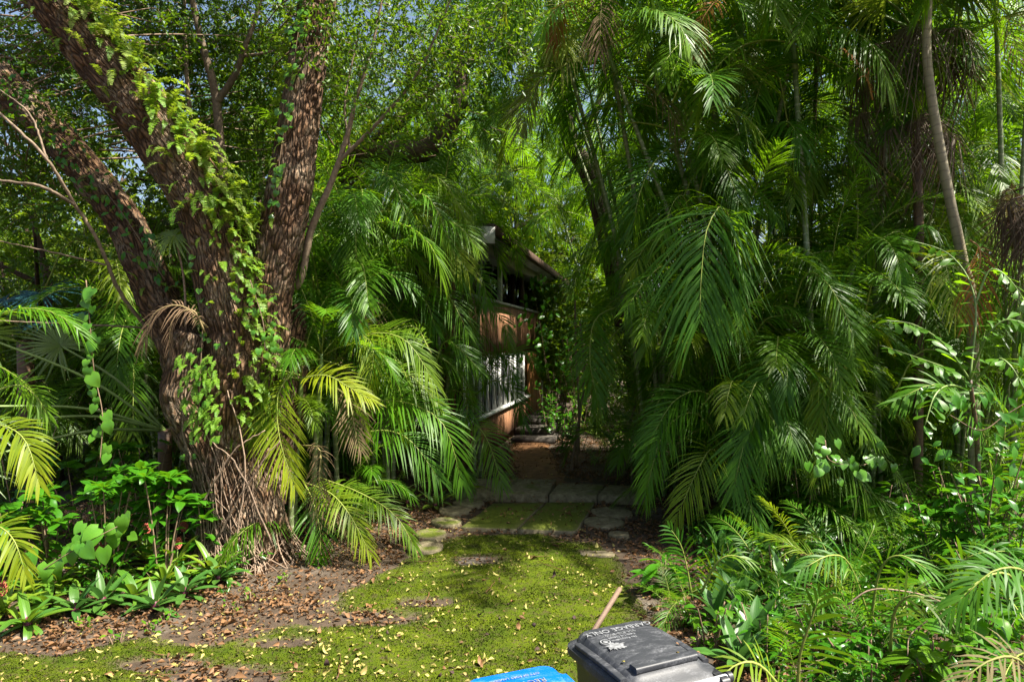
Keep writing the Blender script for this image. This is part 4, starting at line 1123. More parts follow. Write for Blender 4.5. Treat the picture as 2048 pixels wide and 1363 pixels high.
areca(1075, 24.5, "far tall feather palm filling the gap above the end of the house", canes=[(1050, 330, 24.5, 11, 1.8), (1115, 240, 24.5, 11, 1.8), (985, 270, 25, 11, 1.8), (1150, 400, 24, 10, 1.6)], low=6, lowlen=1.4)
areca(1290, 12.8, "tall feather palm crowned in the gap right of the curved limb", canes=[(1120, 120, 12.8, 10, 1.2), (1190, 230, 13, 9, 1.1), (1060, 60, 13.2, 9, 1.2)], low=0, yel=.2)
areca(1745, 9.6, "tall feather palm whose crown closes the top between the upright canes", canes=[(1720, 40, 9.6, 11, 1.15), (1780, 150, 9.8, 9, 1.0)], low=2, mid=2)
areca(1545, 10.6, "feather palm with mid height crowns hiding the upright cane's foot", canes=[(1540, 420, 10.4, 10, 1.1), (1480, 330, 10.8, 10, 1.1), (1600, 520, 10.2, 9, 1.0)], low=4, mid=2)
areca(1810, 11.4, "feather palm filling the space below the hanging dead leaves", canes=[(1800, 330, 11.4, 10, 1.1), (1740, 520, 11, 9, 1.0), (1880, 430, 11.2, 10, 1.1)], low=4, mid=3)
areca(2240, 6.4, "unseen feather palm added outside the right edge to shade the moss", canes=[(2140, -380, 6.6, 9, 1.25)], low=0)  # extra palm out of view, added to throw shade on the moss
areca(2010, 8.6, "feather palm with broad leaves sweeping in from the upper right corner", canes=[(2060, 90, 8.6, 10, 1.25), (1990, -40, 9, 9, 1.2)], low=0, yel=.15)

# leaning single palm at the right
lean = thing("leaning_palm", g0(1948, 8.2), "slender grey single trunked palm leaning across the right side", "palm")
stem_tube("trunk", [g0(1950, 8.2), P(1944, 640, 8.2), P(1925, 520, 8.15), P(1888, 340, 8.1), P(1856, 140, 8.05), P(1856, 0, 8.0), P(1870, -160, 8.0)], .068, .042, 'grey_cane', lean, 12, 60)
for k in range(12):
    put_frond('areca', P(1872, -170, 8), k * 2.4, 75 - 7 * k, 1.2 * U(.9, 1.1), lean)

# other slim canes seen between the crowns
for px, Y, cx, cy, lab in ((1640, 10.6, 1636, 60, "brown slim palm cane right of the tall green cane"), (1432, 11.2, 1436, 150, "whitish slim palm cane left of the tall green cane")):
    areca(px, Y, lab, canes=[(cx, cy, Y, 8, 1.1, .036)], low=2, cane_mat='brown_cane' if px > 1500 else 'cane')
# left edge
areca(-70, 6.6, "feather palm off the left edge reaching in with yellowed leaf tips", canes=[(-60, 760, 6.5, 3, .7)], low=2, lowlen=.6, heroes=[
    dict(p=[(-60, 860, 6.3), (0, 850, 6.2), (50, 880, 6.1), (78, 965, 6.0)], L=.34, yellow=.55, tip=.8, w=.032, nl=30),
    dict(p=[(-60, 1060, 6.0), (-10, 1050, 5.9), (28, 1080, 5.8), (52, 1150, 5.75)], L=.28, yellow=.5, tip=.8, w=.032, nl=26),
    dict(p=[(-50, 800, 6.6), (30, 770, 6.5), (70, 790, 6.4), (95, 830, 6.4)], L=.3, yellow=.2)])
areca(150, 12.0, "shaded feather palm low behind the left oak limb", canes=[(140, 700, 12, 7, .9), (60, 640, 12, 7, .9)], low=8, lowlen=1.0)
areca(330, 10.5, "feather palm standing in shade right behind the oak trunk's left side", mid=3, canes=[(300, 780, 10.4, 6, .8)], low=8, lowlen=.8)

# ------------------------------------------------------------------ fan palms
def fan_mesh(name, mat, n=34, L=1.0, spread=300, droop=.35, w=.05, seed=0, split=.5, cup=.25):
    """fan leaf: folded segments radiating from the hub, joined near it; hub at the origin, leaf along +X"""
    r = np.random.default_rng(seed); m = MB()
    a = np.radians(np.linspace(-spread / 2, spread / 2, n))
    ts = np.array([.0, .3, split, .8, 1.0])
    for k in range(n):
        d = A3(math.cos(a[k]), math.sin(a[k]), cup * (1 - abs(a[k]) / 3.2)); s = A3(-math.sin(a[k]), math.cos(a[k]), 0)
        Lk = L * (1 - .25 * abs(a[k]) / 3.14) * r.uniform(.9, 1.05); dk = droop * r.uniform(.5, 1.6); sw = r.normal(0, .06)
        V = []; A = []
        for t in ts:
            hw = min(t * math.radians(spread / n) * .5, w * .5) if t < split + .01 else w * .5 * (1 - (t - split) / (1 - split)) + .002
            hw *= L
            c = d * t * Lk + A3(0, 0, -1) * dk * Lk * t ** 2.4 + s * sw * t * t * L
            V += [c + s * hw, c + A3(0, 0, hw * .5), c - s * hw]; A += [(r.random(), t, 0)] * 3
        Q = []
        for j in range(len(ts) - 1):
            for q in range(2): Q.append((j * 3 + q, j * 3 + q + 1, j * 3 + q + 4, j * 3 + q + 3))
        m.add(np.array(V), Q, None, np.array(A))
    me = m.mesh(name); me.materials.append(M[mat]); return me
FAN = {'green': [fan_mesh("fan_leaf", 'fan', seed=k, droop=d) for k, d in enumerate((.25, .5))], 'dead': [fan_mesh("fan_leaf", 'fan', seed=5 + k, droop=d, w=.035, split=.3, cup=.0, spread=230) for k, d in enumerate((1.1, 1.6, 2.0))],
       'blue': [fan_mesh("fan_leaf", 'blue', seed=9, droop=.2, spread=260)]}
def put_fan(kind, at, d, size, parent, up=(0, -.5, .8), dead=0., yellow=0.):
    L_ = FAN[kind]; o = obj("fan_leaf", L_[int(rng.integers(len(L_)))], None, parent, Vector(at))
    o.rotation_euler = basis(d, up, U(-.3, .3)); o.scale = (size,) * 3; o.color = (yellow, dead, 0, 1); return o
fp = thing("fan_palm", g0(1835, 8.9), "fan palm hung with shaggy brown dead leaves behind the leaning trunk", "palm")
stem_tube("trunk", [g0(1835, 8.9), P(1838, 500, 8.9), P(1830, 240, 8.9), P(1826, 70, 8.9)], .06, .06, 'brown_cane', fp, 10, 30)
for k in range(17):
    a = k * 2.4 + U(-.3, .3); lvl = 0 if k < 9 else 1
    h = P(1826, (95 if lvl == 0 else 235) + U(0, 30), 8.9)
    d = A3(math.cos(a) - .35, math.sin(a) * .8 - .2, U(-.25, .35)); e = h + nrm(d) * U(.35, .75)
    stem_tube("petiole", [h, h * .5 + e * .5 + A3(0, 0, .07), e], .014, .009, 'brown_cane', fp, 5, 6)
    put_fan('dead', e, A3(d[0], d[1], -.35), U(.45, .68), fp, up=(U(-.3, .3), U(-.3, .3), 1), dead=U(.8, 1.0))
for k in range(9):
    a = k * 2.4 + .5; h = P(1826, 60, 8.9); d = A3(math.cos(a), math.sin(a), U(.1, .9)); e = h + nrm(d) * U(.7, 1.0)
    stem_tube("petiole", [h, h * .5 + e * .5 + A3(0, 0, .06), e], .018, .012, 'shaft', fp, 5, 6)
    put_fan('green', e, d, U(.7, .9), fp, up=(0, 0, 1), yellow=U(0, .3))
fp2 = thing("fan_palm", g0(2075, 7.6), "fan palm at the right edge with a skirt of dead brown leaves", "palm")
stem_tube("trunk", [g0(2095, 7.6), P(2098, 560, 7.6), P(2085, 330, 7.6)], .09, .08, 'brown_cane', fp2, 10, 24)
for k in range(14):
    a = k * 2.4; h = P(2072, 360 + 6 * k, 7.6); d = A3(math.cos(a), math.sin(a), -.3); e = h + d * U(.2, .35)
    stem_tube("petiole", [h, h * .5 + e * .5, e], .016, .011, 'brown_cane', fp2, 5, 5)
    put_fan('dead', e, A3(d[0], d[1], -.4), U(.42, .62), fp2, up=(U(-.3, .3), U(-.3, .3), 1), dead=U(.85, 1))
fp3 = thing("fan_palm", g0(330, 8.6), "young fan palm with a green fan leaf hanging behind the oak's left limb", "palm")
hub = P(330, 860, 8.5)
stem_tube("trunk", [g0(330, 8.6), hub], .09, .08, 'brown_cane', fp3, 8, 8)
for (ex, ey, eY, sz) in ((-40, 670, 7.6, .7), (-60, 812, 7.3, .7), (-40, 850, 7.2, .7), (120, 690, 8.2, .6), (-80, 930, 7.0, .7)):
    e = P(ex, ey, eY)
    stem_tube("petiole", [hub, hub * .55 + e * .45 + A3(0, 0, .14), e], .02, .013, 'petiole' if 'petiole' in M else 'shaft', fp3, 6, 14)
    put_fan('green', e, e - hub, sz, fp3, yellow=.1)
e = P(350, 470, 7.25)
stem_tube("petiole", [P(372, 660, 7.35), P(368, 560, 7.3), e], .013, .010, 'root', fp3, 6, 10)
put_fan('green', e, A3(-.55, -.2, -.35), .42, fp3, up=(.2, -.6, .6), yellow=.35)
bp = thing("blue_palm", g0(60, 9.6), "silvery blue fan leaved palm in the shade at the left edge", "palm")
hb_ = P(50, 680, 9.6)
stem_tube("trunk", [g0(60, 9.6), hb_], .12, .1, 'brown_cane', bp, 8, 10)
for (ex, ey, d_) in ((80, 585, (.3, -.5, -.3)), (-30, 545, (-.5, -.3, .3)), (10, 600, (-.3, -.6, -.4)), (110, 640, (.6, -.2, 0))):
    e = P(ex, ey, 9.2); stem_tube("petiole", [hb_, hb_ * .5 + e * .5 + A3(0, 0, .05), e], .02, .014, 'shaft', bp, 6, 6); put_fan('blue', e, d_, .62, bp, up=(0, -.3, .9))
# dead feather leaf draped over the stub of the oak
dl = thing("dead_palm_leaf", P(420, 655, 7.1), "dry brown palm leaf draped over the broken oak stub", "leaf")
hero_frond([(415, 655, 7.1), (365, 612, 7.0), (310, 625, 6.95), (285, 690, 6.9)], dl, L=.26, dead=1, nl=30, w=.016, droop=.7)
hero_frond([(410, 665, 7.08), (385, 620, 6.98), (345, 640, 6.95), (338, 700, 6.95)], dl, L=.16, dead=1, nl=18, w=.014, droop=.8)

# arching leaves that close the palm walls, given to the nearest clump
CL = [o for o in COL.objects if o.name.startswith("areca_palm")]
ra = np.random.default_rng(91)
def fill(n, x0, x1, y0, y1, Y0, Y1, yel, sc=1.0):
    for k in range(n):
        Y = ra.uniform(Y0, Y1); x, y = ra.uniform(x0, x1), ra.uniform(y0, y1)
        b = P(x, y, Y); c = min(CL, key=lambda o: (o.location[0] - b[0]) ** 2 + (o.location[1] - b[1]) ** 2)
        a = ra.uniform(0, 6.28); d = A3(math.cos(a), -abs(math.sin(a)) * .7 - .1, 0) * ra.uniform(.7, 1.25) * sc
        up = ra.uniform(.35, .85) * sc; dn = ra.uniform(-.15, .5) * sc
        C = resample([b, b + d * .35 + A3(0, 0, up), b + d * .85 + A3(0, 0, up * .75), b + d * 1.35 + A3(0, 0, -dn)], 22)
        g_ = frond_geo(C, up=(0, -.3, .95), nl=int(52 * sc), L=ra.uniform(.48, .62) * sc, w=.02, petiole=.12, a0=74, a1=26, lift=ra.uniform(0, 26), droop=ra.uniform(.25, .7), seed=4000 + k + int(x0), ragged=ra.uniform(0, .1))
        o = obj("frond", g_.mesh("frond", origin=b), M['palm'], c, Vector(b))
        o.color = (ra.uniform(.2, .7) if ra.random() < yel else 0, 0, ra.uniform(0, .5), 1)
fill(64, 1270, 2020, 60, 480, 8.8, 11.5, .2, .85)
fill(44, 1300, 2000, 450, 860, 8.2, 10.5, .15, .8)
fill(16, 1320, 1720, 780, 940, 8.0, 9.4, .2, .6)
fill(34, 580, 870, 430, 760, 8.6, 10.5, .25, .72)
fill(14, 620, 860, 760, 900, 8.3, 10, .15, .62)
fill(40, 900, 1800, -60, 180, 9.5, 13, .3, .95)
fill(6, 880, 940, 620, 800, 11.0, 11.8, .1, .5)
fill(12, 0, 320, 520, 860, 9.5, 11.5, .1, .8)
fill(22, 640, 1000, 180, 440, 13, 15, .2, 1.0)
# dry orange leaves hanging among the green ones
def dry(label, pts, L, px=None):
    t = thing("dry_palm_leaf", P(*pts[0]), label, "leaf")
    hero_frond(pts, t, L=L, mat='orange', w=.03, droop=.6)
dry("orange dry palm leaf fanning up above the hanging brown fans", [(1745, 200, 8.2), (1735, 160, 8.1), (1715, 125, 8.1), (1690, 100, 8.0)], .3)
dry("orange dry palm leaf hanging beside the leaning trunk", [(1940, 480, 7.6), (1960, 500, 7.5), (1955, 560, 7.5), (1935, 640, 7.5)], .34)
dry("browned orange palm leaf at the top edge above the roof", [(1180, -20, 9.0), (1150, 0, 8.9), (1120, 30, 8.8), (1105, 90, 8.8)], .34)
dry("orange tinted palm leaf at the top edge among the right crowns", [(1450, -10, 8.8), (1425, 10, 8.7), (1400, 50, 8.7), (1392, 110, 8.7)], .34)
# ------------------------------------------------------------------ ferns and creepers on the oak
FERN = []
for j, (e0, e1) in enumerate(((35, -50), (10, -70), (-20, -80), (60, -20))):
    g_ = frond_geo(arc_curve(1.0, e0, e1, 10, .15 * (-1) ** j), up=(0, 0, 1), nl=15, L=.17, w=.07, petiole=.1, a0=80, a1=60, lift=5, droop=.1, seed=700 + j, rr=.008, tipf=.25, K=3)
    me = g_.mesh("frond"); me.materials.append(M['fern']); FERN.append(me)
def put_fern(at, d, size, parent, dead=0., yellow=0., k=None):
    o = obj("frond", FERN[int(rng.integers(4)) if k is None else k], None, parent, Vector(at))
    o.rotation_euler = (U(-.3, .3), U(-.2, .2), math.atan2(d[1], d[0])); o.scale = (size, size, size); o.color = (yellow, dead, 0, 1)
    return o
def fern_mat(label, limb, n, t0, t1, dirs, size, dead=.0, spread=.5, kk=None):
    p0, _, _ = limb_pt(limb, (t0 + t1) / 2, dirs)
    t = thing("epiphytic_fern", p0, label, "fern", "ferns growing on the oak")
    for j in range(n):
        d = np.asarray(dirs, float) + rng.normal(0, spread, 3)
        p, dd, T = limb_pt(limb, U(t0, t1), d, .98)
        put_fern(p, dd + rng.normal(0, .3, 3), size * U(.6, 1.3), t, dead if U(0, 1) < .3 else 0, U(0, .25), kk)
    return t
fern_mat("mat of yellow green ferns along the top of the middle oak limb", 'middle', 280, .42, .98, (.7, -.35, .55), .34, .3, .42)
fern_mat("ferns hanging under the top of the oak's middle limb", 'middle', 46, .62, .95, (-.5, -.8, -.1), .2, .2, .4)
fern_mat("dense band of ferns down the right flank of the middle limb to the fork", 'middle', 230, .10, .5, (.85, -.5, .2), .24, .1, .3)
fern_mat("sparse ferns on the front of the middle limb below the fork", 'middle', 60, .1, .75, (.2, -1, .1), .17, 0, .4)
fern_mat("small ferns clinging to the upright right limb of the oak", 'right', 120, .4, .98, (-.75, -.6, .1), .2, 0, .4)
fern_mat("ferns hanging from the shaded underside of the left limb", 'left', 60, .3, .8, (.5, -.5, -.4), .2, .6, .4)
ft = thing("hanging_fern", P(410, 800, 7.0), "bright green fern curtain hanging below the oak fork", "fern", "ferns growing on the oak")
for j in range(92):
    x, y = U(372, 440), U(705, 872)
    x += (y - 790) * .12
    put_fern(P(x, y, 6.98 + U(-.03, .05)), A3(U(-.6, .6), -1, 0), U(.14, .2), ft, 0, 0, int(rng.choice([1, 2])))
# ferny limb of the tree behind
mf = thing("epiphytic_fern", P(800, 300, 11.4), "dark ferns matting the curved limb above the house roof", "fern")
for j in range(120):
    t = U(0, 1); x = np.interp(t, [0, .4, .7, 1], [700, 800, 870, 905]); y = np.interp(t, [0, .4, .7, 1], [325, 295, 265, 220])
    put_fern(P(x + U(-8, 8), y + U(-14, 8), 11.3 + .9 * (1 - t) - .2 + U(-.15, .1)), A3(U(-1, 1), U(-1, .2), 0), U(.22, .4), mf, 0, U(0, .5))
mf2 = thing("epiphytic_fern", P(760, 225, 11.6), "sunlit yellow ferns on the upper limb above the roof", "fern")
for j in range(90):
    t = U(0, 1); put_fern(P(680 + 160 * t + U(-10, 10), 320 - 110 * t + U(-25, 10), 11.75 + U(-.25, .1)), A3(U(-1, 1), U(-1, .2), 0), U(.22, .36), mf2, 0, U(.2, .8))

def creeper(name, label, pts_px, n, size, sig, seed, kind='heart', cat="vine", mat='shrub'):
    """stem along (px,py,Y) points with individual leaves"""
    pts = [P(*p) for p in pts_px]; C = resample(pts, 40)
    t = thing(name, C[0], label, cat)
    stem_tube("stem", C, .006, .004, 'twig', t, 5, 40)
    for j in range(n):
        i = int(U(0, 39)); p = C[i] + rng.normal(0, sig, 3)
        put_leaf(kind, p, A3(U(-.6, .6), U(-.7, -.1), U(-.9, -.1)), size * U(.7, 1.25), t, up=(U(-.3, .3), -.9, .4))
    return t
creeper("climbing_vine", "leafy creeper over the upper left oak limb", [(330, 560, 7.45), (240, 420, 7.55), (150, 310, 7.75), (60, 210, 7.95), (-20, 130, 8.1)], 130, .10, .10, 1, 'ovate')
creeper("climbing_vine", "creeper running up the shaded left edge of the upright limb", [(548, 420, 7.36), (562, 300, 7.37), (580, 180, 7.38), (597, 60, 7.38), (612, -30, 7.38)], 90, .075, .055, 2, 'heart')
creeper("climbing_vine", "small heart leaved creeper between stub and middle limb", [(395, 900, 7.0), (400, 760, 7.05), (405, 640, 7.15), (400, 520, 7.2)], 40, .07, .09, 3, 'heart')
creeper("climbing_vine", "creeper at the fork where the fern band ends", [(500, 560, 7.05), (525, 640, 7.05), (530, 700, 7.05)], 34, .07, .09, 4, 'heart')
hv = creeper("hanging_vine", "heart leaved vine hanging straight down left of the oak", [(172, 560, 6.9), (180, 650, 6.9), (188, 740, 6.9), (205, 830, 6.85), (200, 920, 6.8)], 0, .12, .0, 5)
for j in range(24):
    t_ = j / 23; x = np.interp(t_, [0, .5, .8, 1], [172, 190, 205, 200]); y = 575 + 330 * t_
    put_leaf('heart', P(x + U(-16, 16), y + U(-6, 6), 6.86 + U(-.05, .05)), A3(U(-.7, .7), U(-.7, -.2), -.8), U(.08, .18), hv, up=(0, -.9, .4))

# ------------------------------------------------------------------ shrubs and rosettes
def shrub(px, py, label, H, nst, nl, kind, size, seed, name="broadleaf_shrub", spread=.35, whorl=False, group=None, yellow=0., cat="shrub", Y=None):
    b = G(px, py) if Y is None else g0(px, Y); b[2] = 0
    t = thing(name, b, label, cat, group)
    for s in range(nst):
        a = U(0, 6.28); rr_ = spread * math.sqrt(U(.05, 1)); h = H * U(.65, 1.05)
        top = b + A3(math.cos(a) * rr_, math.sin(a) * rr_, h)
        C = resample([b + A3(math.cos(a) * .05, math.sin(a) * .05, -.02), b * .45 + top * .55 + A3(0, 0, -.04), top], 12)
        stem_tube("stem", C, .011, .005, 'twig', t, 5, 12)
        for k in range(nl):
            if whorl and k < nl * .65:
                i = 11; aa = k * 2.4 + U(-.2, .2); el = .9 - 1.5 * k / nl
            else:
                i = int(U(3, 11.9)); aa = U(0, 6.28); el = U(-.3, .7)
            d = A3(math.cos(aa) * math.cos(el), math.sin(aa) * math.cos(el), math.sin(el))
            put_leaf(kind, C[i] + d * .015, d, size * U(.7, 1.2), t, roll=U(-.4, .4), yellow=yellow * U(0, 1))
    return t
def rosette(px, py, label, n, L, kind, el0, el1, seed, name="bromeliad", flower=None, cat="plant", wide=1.0, group=None, z=0., Y=None, yellow=0.15, core=None):
    b = G(px, py, z) if Y is None else g0(px, Y); b[2] = z
    t = thing(name, b, label, cat, group)
    for k in range(n):
        f = k / max(1, n - 1); el = math.radians(el0 + (el1 - el0) * f + U(-8, 8)); a = k * 2.4 + U(-.25, .25)
        d = A3(math.cos(a) * math.cos(el), math.sin(a) * math.cos(el), math.sin(el))
        put_leaf(kind, b + A3(0, 0, .05) + d * .02, d, L * U(.8, 1.15), t, yellow=U(0, 1) * yellow, wide=wide)
    if flower:
        h = flower
        top = b + A3(U(-.03, .03), -.02, h)
        stem_tube("flower_stalk", [b + A3(0, 0, .05), top], .008, .007, 'shaft', t, 5, 5)
        m = MB()
        for q in range(7):          # overlapping scales of the cone
            for w in range(8):
                a = w / 8 * 6.283 + q * .4; rr_ = .034 * math.sin(math.pi * (.16 + .72 * q / 6)) ; z_ = q * .017
                c = A3(math.cos(a) * rr_, math.sin(a) * rr_, z_); o_ = A3(math.cos(a), math.sin(a), .9) * .017; s_ = A3(-math.sin(a), math.cos(a), 0) * .012
                m.add([c - s_, c + s_, c + o_ + A3(0, 0, .006), c + A3(0, 0, .012)], None, [(0, 1, 2), (0, 2, 3), (1, 3, 2)])
        obj("flower_cone", m.mesh("flower_cone"), M['cone'], t, Vector(top))
    if core:
        V, Q, T = tube(resample([b + A3(0, 0, .03), b + A3(0, 0, .12)], 4), [.03, .035, .03, .01], 8)
        obj("purple_heart", MB().add(V, Q, T).mesh("purple_heart", origin=b), M['purple'], t, Vector(b))
    return t
M['cone'] = plain('red_flower_cone', (0.36, 0.09, 0.06), 0.6, 0.3, 0.4, 60, 0.2)
M['purple'] = plain('purple_heart', (0.09, 0.012, 0.03), 0.5, 0.4, 0.4, 30, 0.1)

# lower left bed
shrub(325, 1165, "glossy whorled shrub left of the oak's foot, tallest of the bed", 1.12, 9, 22, 'ovate', .19, 1, whorl=True, spread=.3)
shrub(215, 1165, "glossy green shrub in the middle of the left bed", 1.02, 10, 22, 'ovate', .18, 2, whorl=True, spread=.36)
shrub(105, 1160, "broad leaved shrub at the left of the bed under the yellowed palm leaf", .9, 9, 21, 'ovate', .2, 3, whorl=True, spread=.4)
shrub(15, 1165, "dark leaved shrub at the left edge above the bromeliads", .85, 7, 12, 'big', .26, 4, spread=.35)
shrub(412, 1140, "single leafy shoot standing against the oak's foot", .82, 3, 14, 'ovate', .2, 5, whorl=True, spread=.08)
shrub(160, 1090, "shaded shrub behind the left bed", 1.1, 9, 14, 'round', .17, 6, spread=.5, whorl=True)
shrub(40, 1080, "tall shaded shrub behind the left edge of the bed", 1.4, 9, 14, 'ovate', .17, 7, spread=.5)
shrub(285, 1090, "leafy shrub just left behind the oak trunk", 1.1, 8, 13, 'round', .15, 8, spread=.4)
pv = creeper("pepper_vine", "vine with large pale heart leaves sprawling over the left bed", [(70, 1150, 6.2), (130, 1110, 6.2), (200, 1070, 6.25), (260, 1040, 6.4)], 24, .16, .10, 8)
CON = dict(flower=None)
BR = [(292, 1130, "strap leaved bromeliad with a red cone in the middle of the left bed", .34), (372, 1128, "bromeliad with twin coned look nearest the oak's foot", .36), (398, 1120, "bromeliad with dark red cone touching the oak's roots", .38),
      (352, 1150, "bromeliad with a salmon red cone tilted beside its neighbours", .28), (200, 1165, "bromeliad with a slim red cone below the pale heart leaves", .3), (8, 1240, "bromeliad with a spiky red flower at the left edge", .22)]
for k, (px, py, lab, fl) in enumerate(BR):
    rosette(px, py, lab, 15, .42, 'strap', 78, 8, 40 + k, flower=fl, yellow=.6)
BG_ = [(240, 1150, "flowerless strap leaved bromeliad right of the slim red cone"), (330, 1175, "yellow tinged bromeliad below the salmon cone"), (425, 1160, "bromeliad with arching leaves right of the oak side cones"), (120, 1180, "bromeliad shaded by the pale heart leaves"), (60, 1195, "broad bromeliad near the left edge behind the red flower"), (300, 1105, "bromeliad at the back of the bed against the shrubs")]
for k, (px, py, lab) in enumerate(BG_):
    rosette(px, py, lab, 14, .40, 'strap', 75, 5, 60 + k, yellow=.5)
RH = [(436, 1168, "striped dark rosette with purple heart at the right end of the left bed"), (270, 1205, "striped rosette with purple heart in the front row below the red cones"), (205, 1215, "dark striped rosette with purple heart in the front row, second from the yellow leaf"), (150, 1232, "large striped rosette spreading over the litter in the front row"), (55, 1262, "striped rosette with magenta heart near the left edge"), (368, 1198, "dark rosette leaning over the bare soil below the oak"), (310, 1225, "small pale rosette rooted in the litter in front of the bed"), (95, 1222, "striped rosette behind the magenta hearted one")]
for k, (px, py, lab) in enumerate(RH):
    rosette(px, py, lab, 15, .36, 'strap' if k % 3 == 1 else 'spear', 66, -6, 80 + k, name="spear_rosette", core=True, wide=1.35, yellow=.1)
for px, py, lab in ((745, 1010, "pale striped rosette in the litter under the arching palm leaf"), (815, 1012, "white striped rosette with magenta heart left of the stepping stones"), (870, 1018, "green striped rosette beside the bare round stone")):
    rosette(px, py, lab, 13, .36, 'spear', 62, 5, px, name="spear_rosette", core=True, wide=1.3, yellow=.5)

# lower right bed
def seedling(px, py, label, n, sc, heroes=(), yel=.2, Y=None):
    b = G(px, py) if Y is None else g0(px, Y); b[2] = 0
    t = thing("young_palm", b, label, "palm", "young palms of the right bed")
    a0 = U(0, 6)
    for k in range(n):
        put_frond('young', b + A3(0, 0, .03), a0 + k * 2.4, 82 - 48 * k / max(1, n - 1) + U(-5, 5), sc * 1.22 * U(.85, 1.15), t, U(0, .45) if U(0, 1) < yel else 0, 0, U(0, .4))
    for k, h in enumerate(heroes):
        h = dict(h); pts = h.pop('p'); hero_frond(pts, t, mat='seedling', seed=int(px + k), **h)
    return t
seedling(1600, 1400, "bright young palm with one tall upright leaf right of the black bin", 2, .34, [
    dict(p=[(1596, 1390, 3.9), (1600, 1310, 3.85), (1622, 1240, 3.8), (1640, 1190, 3.78)], L=.34, w=.034, nl=22, yellow=.1, petiole=.2, up=(0, -.9, .35)),
    dict(p=[(1580, 1400, 3.8), (1520, 1330, 3.7), (1470, 1330, 3.65), (1425, 1375, 3.6)], L=.22, w=.028, nl=22, yellow=.5)])
seedling(1375, 1215, "young palm with fresh upright leaves at the edge of the moss", 4, .30, [
    dict(p=[(1385, 1200, 5.9), (1375, 1140, 5.9), (1362, 1090, 5.9), (1340, 1055, 5.9)], L=.3, w=.03, nl=22, up=(0, -.9, .35)),
    dict(p=[(1400, 1190, 5.8), (1430, 1130, 5.7), (1460, 1110, 5.65), (1500, 1120, 5.6)], L=.24, w=.028, nl=20, yellow=.25)])
seedling(1345, 1235, "small yellowish young palm drooping over the moss above the black bin", 6, .2, yel=.9)
seedling(1700, 1240, "young palm with arching leaves in the middle of the right bed", 6, .42, [
    dict(p=[(1740, 1240, 5.2), (1700, 1130, 5.1), (1660, 1110, 5.0), (1600, 1140, 4.9)], L=.3, w=.032, nl=26),
    dict(p=[(1740, 1250, 5.1), (1760, 1140, 5.0), (1800, 1110, 4.9), (1860, 1140, 4.8)], L=.32, w=.032, nl=26),
    dict(p=[(1780, 1300, 4.6), (1790, 1220, 4.5), (1830, 1190, 4.4), (1890, 1230, 4.3)], L=.3, w=.032, nl=24, dead=.25)])
seedling(1890, 1220, "young palm with bluish broad leaflets right of the arching one", 3, .42, [
    dict(p=[(1890, 1250, 5.0), (1905, 1150, 4.9), (1945, 1110, 4.8), (2020, 1100, 4.7)], L=.34, w=.04, nl=22, lift=30),
    dict(p=[(2080, 1230, 4.5), (2020, 1150, 4.4), (1960, 1160, 4.3), (1900, 1220, 4.25)], L=.34, w=.036, nl=24)])
seedling(2090, 1330, "young palm reaching in from the right edge above the corner", 3, .5, [
    dict(p=[(2120, 1260, 4.0), (2060, 1150, 3.95), (1990, 1140, 3.9), (1920, 1200, 3.85)], L=.34, w=.034, nl=26),
    dict(p=[(2100, 1400, 3.5), (2040, 1320, 3.5), (1980, 1320, 3.45), (1910, 1370, 3.4)], L=.24, w=.024, nl=24, dead=.7)])
seedling(1600, 1130, "shaded young palm behind the striped spear leaves", 5, .36)
seedling(1800, 1080, "young palm in the shade below the fishtail leaves", 6, .5)
seedling(1460, 1085, "young palm at the foot of the broad palm clump", 5, .36)
seedling(1960, 1060, "young palm near the right edge under the dark shrubs", 6, .5)
seedling(1560, 1250, "small young palm hidden among the dark spear leaves", 5, .26)
seedling(1195, 930, "small fresh palm seedling in the brown litter beside the path", 4, .3)
seedling(1210, 895, "young palm with arching pale leaves beyond the litter right of the path", 5, .5, yel=.4)
seedling(1680, 1180, "young palm with spread leaves behind the dry curved twig", 6, .4)
seedling(1830, 1160, "young palm between the bluish leaflets and the arching one", 6, .42)
seedling(1950, 1150, "dense young palm near the right edge of the bed", 6, .45)
seedling(1750, 1330, "young palm low in the front of the right bed", 5, .34)
seedling(1520, 1150, "young palm rising behind the small leafed shrub", 5, .38)
SP = [(1435, 1260, "dark spear leaved rosette right behind the black bin"), (1475, 1230, "dark spear leaved rosette with pale stripes above the bin's corner"), (1455, 1190, "tall dark striped rosette beside the yellowish young palm"), (1510, 1300, "dark spear rosette between the bin and the upright leaf"), (1500, 1180, "dark spear rosette behind the pale striped one"), (1530, 1125, "shaded spear rosette below the hanging palm leaves"), (1440, 1120, "spear rosette standing over the brown litter at the clump's foot"), (1480, 1350, "dark spear rosette touching the bin's handle end"), (1570, 1200, "spear rosette half hidden by the small leafed shrub")]
for k, (px, py, lab) in enumerate(SP):
    rosette(px, py, lab, 14, .42, 'spear', 84, 28, 120 + k, name="spear_rosette", wide=1.3, yellow=.05)
shrub(1545, 1180, "small leafed shrub with yellow green tips in the right bed", .42, 7, 15, 'ovate', .08, 21, spread=.25, yellow=.5)
shrub(1610, 1085, "round leaved shrub with pale edged shiny leaves before the palm clump", 1.0, 9, 17, 'round', .11, 22, spread=.3, yellow=.3)
shrub(1680, 1095, "large leaved plant with upright pale leaves beside the round leaved shrub", .62, 7, 8, 'big', .27, 23, spread=.3, name="broadleaf_plant")
shrub(1760, 1070, "large leaved plant in shade under the fishtail leaves", .6, 7, 8, 'big', .26, 24, spread=.4, name="broadleaf_plant")
shrub(1900, 1090, "bluish large leaved plant at the right of the bed", .65, 6, 8, 'big', .34, 25, spread=.35, name="broadleaf_plant")
